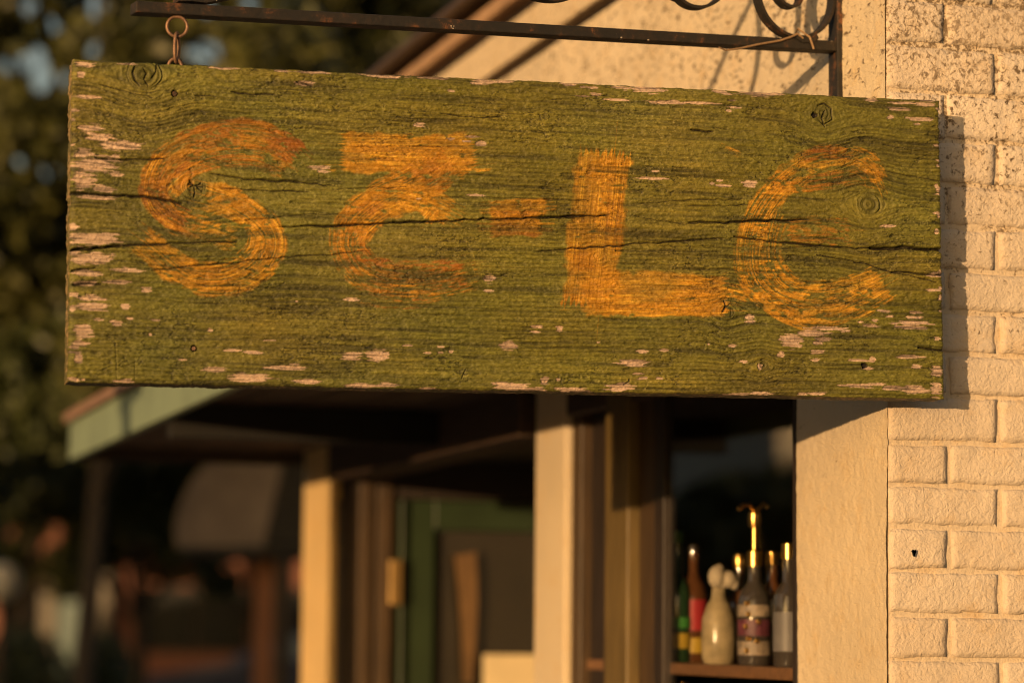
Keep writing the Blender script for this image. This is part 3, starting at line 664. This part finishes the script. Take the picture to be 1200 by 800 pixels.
    MB().torus(ce+v1*.004, u1, v1, .0118, .0031, 22, 10, R2=.0165, a0=0, a1=math.pi).tube([ce+u1*.0118+v1*.004, ce+u1*.0118-v1*.02], .0031, 10).tube([ce-u1*.0118+v1*.004, ce-u1*.0118-v1*.02], .0031, 10).build('eye_staple', RUSTL, root, smooth=True)
    return root, O, ce
sign, SO_, EYE = build_sign()

# ------------------------------------------------------------------ the iron bracket
B0 = np.array([0, 0.214, 0]); 
lp = EYE; B1 = np.array([-1.373, lp.y-0.003, 0.0]); bd = (B1-B0); bd /= np.linalg.norm(bd); bn = np.array([-bd[1], bd[0], 0]); bn = bn if bn[1] < 0 else -bn
def onb(px, py): return Vector(plane_hit(px, py, B0, bn))
bkt = thing('iron_bracket', 'rusty black iron scroll bracket fixed to the plaster wall above the green sign', 'bracket', (0, 0.214, 2.6))
hb = Vector(bn)
L0 = onb(156, 10.0); R0 = onb(984, 56.5); ax = (R0-L0)
mb = MB(); npt = 40
mb.obox((L0+R0)/2, ax/2, hb*.017, Vector((0, 0, .0098))); bar = mb.build('bar', RUST, bkt, bevel=.0018)
pz0, pz1 = 2.40, 3.02
MB().box((-0.016, 0.214-.022, pz0), (-0.001, 0.214+.022, pz1)).build('wall_post', RUST, bkt, bevel=.002)
def scroll(center, r0, r1, a0, a1, n=60, sx=1.0):
    out = []; d = Vector((bd[0], bd[1], 0))*-1          # towards the wall
    for i in range(n+1):
        t = i/n; a = a0+(a1-a0)*t; r = r0+(r1-r0)*t; out.append(center+d*math.cos(a)*r*sx+Vector((0, 0, 1))*math.sin(a)*r)
    return out
c1 = onb(931, -6.5); rr = .0835
MB().strap(scroll(c1, rr, rr, 0.25, 2*math.pi-0.9, 60)[::-1]+[], hb*.012, .0055).build('scroll', RUST, bkt, smooth=True)
MB().strap(scroll(c1, rr, rr*.98, -0.9, 0.25, 20)+scroll(c1, rr*.98, .012, .25, 5.6, 60), hb*.012, .0055).build('scroll', RUST, bkt, smooth=True)
c2 = onb(795, -27)
MB().strap(scroll(c2, .043, .012, -math.pi*.5, -math.pi*2.6, 40)[::-1]+scroll(c2, .043, .16, -math.pi*.5, math.pi*.45, 40)[1:], hb*.012, .0055).build('scroll', RUST, bkt, smooth=True)
c3 = onb(640, -82)
MB().strap(scroll(c3, .130, .130, -2.6, 1.2, 50), hb*.012, .0055).build('scroll', RUST, bkt, smooth=True)
pp = [onb(206, 1), onb(222, 1), onb(238, 3), onb(270, -3), onb(340, -24), onb(450, -65), onb(600, -110), onb(780, -150), onb(978, -185)]
MB().strap(pp, hb*.014, .007).build('brace', RUST, bkt, smooth=True)
wp = [onb(x, y)+hb*.020 for x, y in ((836, 58), (844, 61.5), (860, 59.5), (880, 55), (908, 50), (920, 46), (928, 42), (934, 47))]
wp += [onb(937, 40)-hb*.02, onb(930, 36)+hb*.016, onb(942, 46)+hb*.021, onb(947, 60)+hb*.02]
MB().tube(wp, [.0012, .0018]+[.0021]*10, 7).build('tie_wire', WIREM, bkt, smooth=True)
MB().strap([onb(928, 45), onb(934, 49), onb(946, 49), onb(952, 45)], hb*.02, .010).build('collar', RUST, bkt, smooth=True)
# chain: ring and long link between bar and staple
ch = thing('hanging_chain', 'short rusted chain of ring and link joining the bracket bar to the sign', 'chain', tuple(EYE))
u1 = Vector(SU); v1 = Vector((0, 0, 1)); n1 = Vector(SN)
rc_ = Vector(plane_hit(207.5, 31.5, np.array(EYE), SN)); top = rc_
MB().torus(rc_, u1, v1, .0172, .0029, 32, 10).build('ring', RUSTL, ch, smooth=True)
b0 = rc_-v1*.0172; e0 = EYE+Vector(SV)*.0205
mid = (b0+e0)/2; ln = (b0-e0).length/2+.006
k1 = (n1*.86-u1*.5).normalized()
MB().torus(mid+u1*.001, k1, v1, .0088, .0030, 32, 10, R2=ln).build('link', RUSTL, ch, smooth=True)
# ------------------------------------------------------------------ shelf and bottles behind the glass
shelf = tag(MB().box((0.014, 0.462, 1.405), (0.46, 1.81, 1.43)).build('shelf', simple('shelf_wood', (0.20, 0.10, 0.045), 0.4, 0.3, 10, (1, 6, 6)), None, bevel=.003), 'brown wooden display shelf carrying the bottles behind the shop window', 'shelf')
lower = tag(MB().box((0.014, 0.462, 1.10), (0.46, 1.81, 1.122)).build('shelf', simple('shelf_wood_low', (0.16, 0.08, 0.04), 0.4, 0.3, 10, (1, 6, 6)), None, bevel=.003), 'lower display shelf mostly below the picture, under the bottle shelf', 'shelf')
def liq(name, c, rough=0.08, trans=0.0, spec=0.7):
    m, nt, bs = mat(name); bs.inputs['Base Color'].default_value = (*c, 1); bs.inputs['Roughness'].default_value = rough
    bs.inputs['Specular IOR Level'].default_value = spec; bs.inputs['Coat Weight'].default_value = 0.6 if spec > .5 else 0.0; bs.inputs['Coat Roughness'].default_value = 0.05
    bs.inputs['Transmission Weight'].default_value = trans; return m
CREAMB = simple('cream_ceramic', (0.36, 0.29, 0.17), .18, .45, 22, bmp=.1); DKG = liq('dark_green_glass', (0.02, 0.05, 0.02)); AMB = liq('amber_glass', (0.10, 0.04, 0.015)); CLR = liq('smoky_clear_glass', (0.055, 0.045, 0.038))
GOLD = simple('gold_cap', (0.75, 0.46, 0.13), 0.28, 0.1, 20, metal=1.0, bmp=0.05); REDL = simple('red_label', (0.36, 0.025, 0.03), 0.5, 0.15); YEL = simple('yellow_label', (0.42, 0.28, 0.03), 0.5, 0.15)
GRNL = simple('green_label', (0.05, 0.22, 0.04), 0.5, 0.15); PALE = simple('pale_label', (0.30, 0.235, 0.17), 0.4, 0.6, 60); PURP = simple('purple_label', (0.13, 0.035, 0.05), 0.4, 0.6, 60); WHT = simple('white_ribbon', (0.46, 0.39, 0.28), 0.7, 0.15)
def at_shelf(px, x=0.07, z=1.4305):
    r = ray(px, 770); t = (x-CAM[0])/r[0]; p = CAM+r*t; return Vector((p[0], p[1], z))
def bottle(px, x, label, body, prof, labels=(), cap=None, capm=GOLD, z=1.4305):
    c = at_shelf(px, x, z); t = thing('bottle', label, 'bottle', tuple(c), 'bottles on the window shelf')
    MB().lathe(c, prof, 24).build('glass_body', body, t, smooth=True)
    for (z0, z1, r, m) in labels: MB().lathe(c, [(r-.001, z0), (r+.0012, z0+.001), (r+.0012, z1-.001), (r-.001, z1)], 24).build('label', m, t, smooth=True)
    if cap: MB().lathe(c, cap, 16).build('cap', capm, t, smooth=True)
    return t, c
std = lambda r, h, s, n, nh: [(r*.92, 0), (r, .006), (r, h), (r*.85, h+s*.4), (n*1.2, h+s*.85), (n, h+s), (n, h+s+nh)]
bottle(794, .05, 'dark green bottle at the left end of the shelf with green and yellow label', DKG, std(.030, .15, .05, .011, .07), ((.03, .065, .030, YEL), (.075, .10, .030, GRNL)), [(.012, .265), (.013, .29), (.008, .292)], simple('green_foil', (.10, .30, .08), .3, .2))
bottle(812, .09, 'red labelled bottle with a yellow band beside the cream bottle', AMB, std(.032, .15, .05, .012, .05), ((.02, .055, .032, YEL), (.07, .14, .032, REDL)), [(.013, .245), (.013, .26), (.008, .262)], DARKW)
t, c = bottle(842, .075, 'round cream ceramic bottle with a white bow at its neck', CREAMB, [(.031, 0), (.036, .01), (.038, .05), (.036, .095), (.026, .125), (.016, .14), (.014, .165)], (), [(.016, .165), (.017, .185), (.009, .188)], REDL)
bm_ = MB()
for (ex, ey, ez, er, eh) in ((-.010, -.014, .186, .019, .025), (-.004, -.013, .198, .012, .016), (.016, -.016, .181, .018, .019), (.029, -.017, .172, .011, .013), (.004, -.012, .170, .013, .010)):
    bm_.lathe(c+Vector((ex, ey, ez)), [(er*max(.08, math.cos(q_)), eh*math.sin(q_)) for q_ in np.linspace(-1.5, 1.5, 9)], 14)
bm_.build('bow', WHT, t, smooth=True)
t, c = bottle(884, .065, 'tall clear bottle with gold pump top and purple label', CLR, std(.034, .135, .04, .013, .035), ((.02, .05, .034, PALE), (.06, .095, .034, PURP), (.1, .125, .034, PALE)), [(.016, .205), (.016, .235), (.006, .24), (.006, .285), (.012, .287), (.014, .30), (.013, .315), (.006, .322)], GOLD)
MB().tube([c+Vector((0, 0, .318)), c+Vector((-.012, -.005, .333)), c+Vector((-.03, -.012, .332)), c+Vector((-.042, -.016, .322))], .005, 8).tube([c+Vector((0, 0, .318)), c+Vector((.022, .0, .335)), c+Vector((.03, 0, .328))], .005, 8).build('spout', GOLD, t, smooth=True)
for zz, aa in ((.03, 3.9), (.055, 4.0), (.08, 3.85), (.105, 4.0), (.128, 3.9), (.05, 4.5), (.09, 4.6)): MB().torus(c+Vector((math.cos(aa)*.0352, math.sin(aa)*.0352, zz)), (1, 0, 0), (0, 0, 1), .003, .0032, 10, 8).build('glint_stud', GOLD, t, smooth=True)  # small gold rings added to make glints down the bottle front
bottle(866, .14, 'slim amber bottle with gold stopper behind the clear bottle', AMB, std(.024, .12, .04, .010, .05), ((.04, .09, .024, PALE),), [(.012, .205), (.015, .22), (.012, .236), (.006, .24)], GOLD)
bottle(905, .12, 'amber bottle with a gold cap right of the pump bottle', AMB, std(.028, .13, .05, .011, .04), ((.03, .09, .028, PALE),), [(.013, .21), (.014, .235), (.009, .238)], GOLD)
bottle(924, .055, 'square shouldered dark bottle nearest the brick corner', CLR, std(.030, .14, .03, .012, .05), ((.03, .11, .030, simple('grey_label', (.16, .15, .15), .5)),), [(.014, .215), (.014, .245), (.009, .247)], GOLD)
for k, (px, x, d) in enumerate(((800, .06, 'amber bottle on the lower shelf at its left'), (842, .06, 'bottle on the lower shelf below the cream bottle'), (872, .06, 'bottle on the lower shelf below the pump bottle'), (905, .06, 'bottle on the lower shelf at its right end'))):
    bottle(px, x, d+' with bright cap near the bottom edge', (AMB, CLR, AMB, CLR)[k], std(.03, .15, .04, .012, .05), ((.04, .1, .03, PALE),), [(.014, .235), (.014, .262), (.009, .264)], GOLD, 1.1225)

# ------------------------------------------------------------------ beyond the shop: trees, awning, street
def leaf_mat(name, c, c2):
    m, nt, bs = mat(name); v = coords(nt, (1, 1, 1), 'World')
    nt.links.new(ramp(nt, noise_tex(nt, v, 1.6, 5, 0.7), [(0.32, c2), (0.68, c)]), bs.inputs['Base Color'])
    bs.inputs['Roughness'].default_value = 0.5; return m
LEAF = [leaf_mat('leaf_dark', (0.085, 0.095, 0.024), (0.030, 0.040, 0.012)), leaf_mat('leaf_olive', (0.095, 0.090, 0.018), (0.024, 0.032, 0.009)), leaf_mat('leaf_deep', (0.070, 0.085, 0.028), (0.026, 0.036, 0.014))]
BARK = simple('bark', (0.040, 0.028, 0.018), 0.85, 0.4, 6, (3, 3, 1), bmp=0.6)
GAPS = [(40, 72, 17), (48, 95, 14), (243, 62, 16), (228, 60, 10), (62, 30, 8), (10, 75, 9), (108, 8, 14), (75, 95, 8), (110, 60, 7), (35, 10, 9), (240, 10, 8), (290, 5, 9), (20, 190, 6), (55, 200, 7)]
GC = [(np.array(ray(x, y)), r) for x, y, r in GAPS]
def tree(px, depth, base_py, top_py, halfw_px, n, label, lm, name='tree', gaps=True, seed=0, leaf=0.075, trunk_r=0.09):
    R = np.random.RandomState(900+seed); s = FPX/depth
    b = spot(px, 735, depth); b.z = 0
    t = thing(name, label, 'tree', tuple(b), 'trees behind the sign')
    z0 = spot(px, base_py, depth).z; z1 = spot(px, top_py, depth).z; hw = halfw_px/s; H = z1-z0
    tr = MB(); tp = [b+Vector((R.uniform(-.03, .03)*k, R.uniform(-.03, .03)*k, (z0+H*.55)*k/5)) for k in range(6)]
    tr.tube(tp, [trunk_r*(1-.13*k) for k in range(6)], 9)
    ends = []
    for k in range(16):
        a = R.uniform(0, 6.28); q = tp[R.randint(2, 6)]; e = Vector((b.x+math.cos(a)*hw*R.uniform(.4, .9), b.y+math.sin(a)*hw*R.uniform(.4, .9), z0+H*R.uniform(.1, .95)))
        m_ = (q+e)/2+Vector((0, 0, R.uniform(-.1, .35))); tr.tube([q, m_, e], [trunk_r*.42, trunk_r*.24, trunk_r*.06], 6); ends += [m_, e]
    tr.build('trunk', BARK, t, smooth=True)
    nc = 70; cs = np.empty((nc, 3)); 
    for k in range(nc):
        if k < len(ends): c0 = np.array(ends[k])
        else:
            d = R.normal(size=3); d /= np.linalg.norm(d); c0 = np.array([b.x, b.y, z0+H*.5])+d*np.array([hw, hw, H*.5])*R.uniform(.45, 1.0)
        cs[k] = c0
    ci = R.randint(0, nc, n); rad = R.uniform(.12, .34, nc)*min(hw, H*.5)
    d = R.normal(size=(n, 3)); d /= np.linalg.norm(d, axis=1)[:, None]; c = cs[ci]+d*(rad[ci]*R.rand(n)**.45)[:, None]*np.array([1, 1, .75])
    if gaps:                                            # open windows in the crown
        keep = np.ones(n, bool)
        for gv, gr in GC:
            q = c-CAM; along = q@gv/np.dot(gv, gv); dd = np.linalg.norm(q-along[:, None]*gv, axis=1)/along
            keep &= dd*FPX > gr*.8*(.8+.45*R.rand(n))+.75*leaf*FPX/along
        c = c[keep]
    n = len(c); ax = R.normal(size=(n, 3)); ax /= np.linalg.norm(ax, axis=1)[:, None]; ay = np.cross(ax, R.normal(size=(n, 3))); ay /= np.linalg.norm(ay, axis=1)[:, None]
    L = (leaf*R.uniform(.6, 1.4, n))[:, None]; Vv = np.stack([c-ax*L, c+ay*L*.5, c+ax*L, c-ay*L*.5], 1).reshape(-1, 3)-np.array(b)
    me = bpy.data.meshes.new('crown'); me.vertices.add(4*n); me.vertices.foreach_set('co', Vv.astype(np.float32).ravel())
    me.loops.add(4*n); me.loops.foreach_set('vertex_index', np.arange(4*n, dtype=np.int32)); me.polygons.add(n); me.polygons.foreach_set('loop_start', np.arange(0, 4*n, 4, dtype=np.int32)); me.update(calc_edges=True)
    me.materials.append(lm); o = bpy.data.objects.new('crown', me); COL.objects.link(o); o.parent = t
    return t
tree(104, 19, 430, -330, 330, 42000, 'dark leafy tree filling the upper left corner with bright sky gaps', LEAF[1], seed=1)
tree(330, 24, 360, -260, 230, 32000, 'tree behind the hanging chain, left of the sunlit gable edge', LEAF[1], seed=2)
tree(-60, 26, 700, 150, 260, 26000, 'low bushy tree at the left edge beside the sign end', LEAF[0], seed=3)
tree(165, 30, 685, 330, 210, 26000, 'dark tree under the teal canopy end', LEAF[0], seed=4)
tree(15, 34, 690, 380, 150, 16000, 'dark bushy tree low at the left behind the globe lamp', LEAF[0], seed=8)
tree(300, 33, 650, 420, 150, 16000, 'dark tree behind the grey awning', LEAF[2], seed=5)
tree(30, 42, 640, -60, 320, 36000, 'tall dark tree in the second row at far left', LEAF[2], seed=6, leaf=.13, trunk_r=.2)
tree(330, 44, 600, -120, 330, 36000, 'tall dark tree in the second row behind the bracket', LEAF[2], seed=7, leaf=.13, trunk_r=.2)
for (tx, ty, hh, sd, lb) in ((-20.2, 57, 12, 31, 'round tree across the road mirrored in the shop window'), (-15.0, 52, 11, 32, 'taller tree across the road mirrored in the shop window'), (-10.0, 24.8, 3.4, 33, 'small tree across the road mirrored in the shop window')):
    R_ = np.random.RandomState(sd); b_ = Vector((tx, ty, 0)); t_ = thing('tree', lb, 'tree', (tx, ty, 0), 'trees across the road')
    MB().tube([b_, b_+Vector((.1, 0, hh*.4)), b_+Vector((0, .1, hh*.8))], [.2, .15, .05], 8).build('trunk', BARK, t_)
    lf_ = MB()
    for _ in range(5000):
        d_ = Vector(R_.normal(size=3)).normalized()*R_.rand()**.4; c_ = b_+Vector((d_.x*(hh*.2 if hh > 5 else 2.2), d_.y*(hh*.2 if hh > 5 else 2.2), hh*.55+d_.z*hh*.45)); x_ = Vector(R_.normal(size=3)).normalized()*.22; y_ = x_.orthogonal().normalized()*.12
        k = len(lf_.v); lf_.v += [tuple(c_-x_), tuple(c_+y_), tuple(c_+x_), tuple(c_-y_)]; lf_.f.append([k, k+1, k+2, k+3])
    lf_.build('crown', LEAF[0], t_)
kp = thing('shadow_post', 'unseen round post added at the kerb to throw a shadow across the teal canopy edge', 'post', (-2.85, 1.6, .12))  # out-of-view post and plate, added to throw the shadow band on the fascia
MB().tube([(-2.85, 1.6, .12), (-2.85, 1.6, 2.9)], .06, 12).build('pole', RUST, kp, smooth=True)
MB().obox((-2.85, 1.53, 2.6), (.22, 0, 0), (0, .004, 0), (0, 0, .28)).build('plate', TEAL, kp)
# grey awning on the neighbouring shop and its wooden post
D = 20.0
aw = thing('shop_awning', 'rounded grey fabric awning with a black side panel on the neighbouring shop', 'awning', tuple(spot(330, 640, D)))
GREYF = simple('grey_awning_cloth', (0.18, 0.145, 0.125), .8, .35, 5); BLK = simple('black_awning_cloth', (0.012, 0.011, 0.010), .8, .3)
back = Vector((math.sin(.28), math.cos(.28), 0))
prof = [(207, 640), (205, 618), (210, 592), (222, 566), (240, 545), (263, 531), (295, 526), (336, 527)]
f0 = [spot(x, y, D) for x, y in prof]
MB().prism(f0+[spot(322, 580, D), spot(308, 640, D)], back*1.6).build('cover', GREYF, aw)
MB().prism([spot(338, 527, D), spot(372, 530, D), spot(372, 640, D), spot(310, 640, D), spot(324, 580, D)], back*1.6).build('side_panel', BLK, aw)
a, b = spot(207, 642, D), spot(370, 642, D); MB().prism([a, b, b-Vector((0, 0, .05)), a-Vector((0, 0, .05))], back*1.6).build('valance', BLK, aw)
pt = spot(309, 735, D+.3); tag(MB().box((pt.x-.065, pt.y-.05, 0), (pt.x+.065, pt.y+.08, spot(309, 646, D+.3).z)).build('awning_post', simple('rust_brown_post', (.22, .085, .03), .6, .3, 6, (4, 4, .6)), None, bevel=.01), 'reddish brown wooden post standing under the grey awning', 'post')

# far side: low brick shop, lamp, shrubs, parked car
D = 46.0; rt = Vector((math.cos(.2836), -math.sin(.2836), 0)); fw = Vector((rt.y*-1, rt.x, 0))
bb_ = spot(150, 735, D); bb_.z = 0
far = thing('brick_shop', 'low red brick shop with pale pillars across the side street', 'building', tuple(bb_))
RBR = simple('far_red_brick', (.20, .08, .05), .8, .25, 9); PIL = simple('far_pale_pillar', (.16, .14, .115), .7, .15); DGL = liq('far_dark_glass', (.012, .014, .016), .3, 0, .2); 
def fx(px): return (px-150)/(FPX/D)
def fbx(x0, x1, z0, z1, d0, d1, name, m, par=far):
    mb = MB(); c = bb_+rt*((fx(x0)+fx(x1))/2)+fw*((d0+d1)/2)+Vector((0, 0, (z0+z1)/2))
    mb.obox(c, rt*((fx(x1)-fx(x0))/2), fw*((d1-d0)/2), Vector((0, 0, (z1-z0)/2))); return mb.build(name, m, par)
fbx(-120, 520, 0, 1.05, 0, 4, 'wall', RBR); fbx(-120, 520, 2.15, 3.2, 0, 4, 'wall', RBR)
for (x0, x1) in ((-120, -60), (-15, 14), (132, 166), (292, 330), (420, 520)): fbx(x0, x1, 1.05, 2.15, 0, 4, 'brick_pier', RBR)
for (x0, x1) in ((52, 68), (116, 131)): fbx(x0, x1, .1, 2.5, -.4, -.05, 'pillar', PIL)
for (x0, x1) in ((-60, -15), (14, 132), (166, 228), (228, 292), (330, 420)):
    wv_ = fbx(x0, x1, 1.05, 2.15, .3, .5, 'window', DARKW); fbx(x0+3, x1-3, 1.1, 2.1, .24, .297, 'pane', DGL, wv_)
fbx(70, 96, .2, 1.9, -.3, -.1, 'door', simple('teal_grey_door', (.08, .13, .13), .5))
q = spot(4, 682, 30)
lampg = thing('globe_lamp', 'white globe street lamp on a thin post at the left edge', 'street lamp', (q.x, q.y, 0))
MB().lathe(q, [(.03, -.2), (.12, -.16), (.18, -.05), (.19, .05), (.14, .16), (.05, .21)], 18).build('globe', simple('opal_glass', (.75, .70, .62), .3, .05), lampg, smooth=True)
MB().tube([(q.x, q.y, 0), (q.x, q.y, q.z-.2)], .04, 10).build('post', DARKW, lampg, smooth=True)
def shrub(px, d, h, w_, n, label, sd):
    R = np.random.RandomState(sd); b = spot(px, 735, d); b.z = 0; t = thing('shrub', label, 'shrub', tuple(b), 'shrubs along the far kerb')
    mb = MB(); 
    for k in range(7): a = R.uniform(0, 6.28); mb.tube([b, b+Vector((math.cos(a)*w_*.3, math.sin(a)*w_*.3, h*.5)), b+Vector((math.cos(a)*w_*.6, math.sin(a)*w_*.6, h*.9))], [.025, .018, .008], 5)
    mb.build('stem', BARK, t); lf = MB()
    for _ in range(n):
        d_ = Vector(R.normal(size=3)).normalized()*R.rand()**.4; c = b+Vector((d_.x*w_, d_.y*w_, h*.55+d_.z*h*.45)); x = Vector(R.normal(size=3)).normalized()*.07; y = x.orthogonal().normalized()*.035
        k = len(lf.v); lf.v += [tuple(c-x), tuple(c+y), tuple(c+x), tuple(c-y)]; lf.f.append([k, k+1, k+2, k+3])
    lf.build('foliage', LEAF[2], t)
shrub(28, 31, 1.5, .55, 1500, 'dark clipped shrub below the white globe lamp', 71)
shrub(122, 32, 1.45, .4, 1200, 'dark shrub in front of the pale pillar', 72)
def car():
    D = 37.0; o = spot(150, 735, D); o.z = 0; o += Vector((0, 0, .004))
    t = thing('parked_car', 'dark blue parked car with its bonnet pointing left behind the awning post', 'car', tuple(o))
    PAINT = liq('dark_blue_paint', (.05, .06, .11), .2); GL = liq('car_glass', (.22, .25, .24), .08); BLKR = simple('tyre_rubber', (.02, .02, .02), .8); CH = simple('alloy', (.5, .5, .5), .3, metal=.8)
    def P(x, y, z): return o+rt*x+fw*y+Vector((0, 0, z))
    body = [(0, .35), (.03, .62), (.25, .82), (1.25, .98), (1.55, 1.0), (3.6, 1.02), (4.3, 1.0), (4.45, .75), (4.42, .35)]
    hw = [.72, .80, .83, .86, .87, .87, .82, .80, .78]; mb = MB()
    n = len(body)
    for s in (-1, 1):
        for (x, z), w in zip(body, hw): mb.v.append(tuple(P(x, .9+s*w, z)))
    mb.f += [list(range(n)), list(range(n, 2*n))[::-1]]
    for k in range(n): k2 = (k+1) % n; mb.f.append([k, k2, n+k2, n+k])
    bo = mb.build('body', PAINT, t, bevel=.05)
    gh = [(1.3, 1.0), (2.05, 1.40), (2.5, 1.45), (3.3, 1.43), (4.05, 1.03)]; mb = MB(); n = len(gh)
    for s in (-1, 1):
        for i, (x, z) in enumerate(gh): mb.v.append(tuple(P(x, .9+s*(.80 if i in (0, 4) else .62), z)))
    mb.f += [list(range(n)), list(range(n, 2*n))[::-1]]
    for k in range(n): k2 = (k+1) % n; mb.f.append([k, k2, n+k2, n+k])
    mb.build('roof', PAINT, t, bevel=.03)
    def q4(pts, name): m_ = MB(); m_.prism([P(*p) for p in pts], -fw*.012+Vector((0, 0, .006))); m_.build(name, GL, t)
    q4([(1.36, .16, 1.05), (2.02, .29, 1.385), (2.02, 1.51, 1.385), (1.36, 1.64, 1.05)], 'windscreen')
    q4([(1.75, .128, 1.05), (2.15, .265, 1.37), (2.62, .265, 1.39), (2.62, .118, 1.05)], 'side_window'); q4([(2.70, .118, 1.05), (2.70, .265, 1.39), (3.25, .265, 1.38), (3.75, .13, 1.06)], 'side_window')
    for x in (.85, 3.55):
        for y in (.06, 1.74):
            c = P(x, y, .32); m_ = MB(); ring_ = [c+(rt*math.cos(a)+Vector((0, 0, 1))*math.sin(a))*.32 for a in np.linspace(0, 2*math.pi, 25)[:-1]]
            wh = m_.prism([r-fw*.1 for r in ring_], fw*.2).build('wheel', BLKR, t, bevel=.02)
            MB().prism([c+(r-c)*.62-fw*.112 for r in ring_], fw*.224).build('rim', CH, wh)
    for y in (.2, 1.6): MB().prism([P(.06, y-.12, .66), P(.06, y+.12, .66), P(.2, y+.14, .78), P(.2, y-.14, .78)], -rt*.03+Vector((0, 0, .02))).build('headlight', simple('headlight_lens', (.6, .6, .6), .1, .05), t)
    MB().prism([P(1.62, .0, 1.02), P(1.78, .0, 1.02), P(1.78, .0, 1.14), P(1.62, .0, 1.14)], -fw*.16).build('mirror', PAINT, t, bevel=.02)
car()
# street opposite: building added to block low sun, house the glass mirrors
opp = thing('opposite_sun_block', 'unseen brown building added across the street to shade the trees from the low sun', 'building', (-13, 5, 0))
MB().box((-20, -4, 0), (-12.5, 15, 4.1)).build('wall', simple('brown_render', (.22, .15, .10), .8, .2, 2), opp)
for k in range(6):
    for z in (.9, 2.3): MB().box((-12.52, -2.6+k*3, z), (-12.4, -1.0+k*3, z+1.1)).build('window', DGL, opp, bevel=.02)
hs = thing('cream_house', 'sunlit cream house far across the road mirrored in the shop window', 'house', (-17.2, 38, 0))
hw_ = MB().box((-19.5, 38, 0), (-15.0, 46, 5.2)).build('wall', simple('cream_render', (.72, .66, .55), .8, .12, 2), hs)
MB().prism([(-19.8, 37.7, 5.2), (-14.7, 37.7, 5.2), (-17.25, 37.7, 6.6)], (0, 8.6, 0)).build('roof', simple('roof_tiles', (.18, .09, .06), .8, .3, 5), hs)
for xx in (-18.7, -16.6):
    for zz in (.9, 3.1):
        wf_ = MB().box((xx, 37.96, zz), (xx+.9, 38.02, zz+1.2)).build('window', DARKW, hs); MB().box((xx+.06, 37.94, zz+.06), (xx+.84, 37.958, zz+1.14)).build('pane', DGL, wf_)
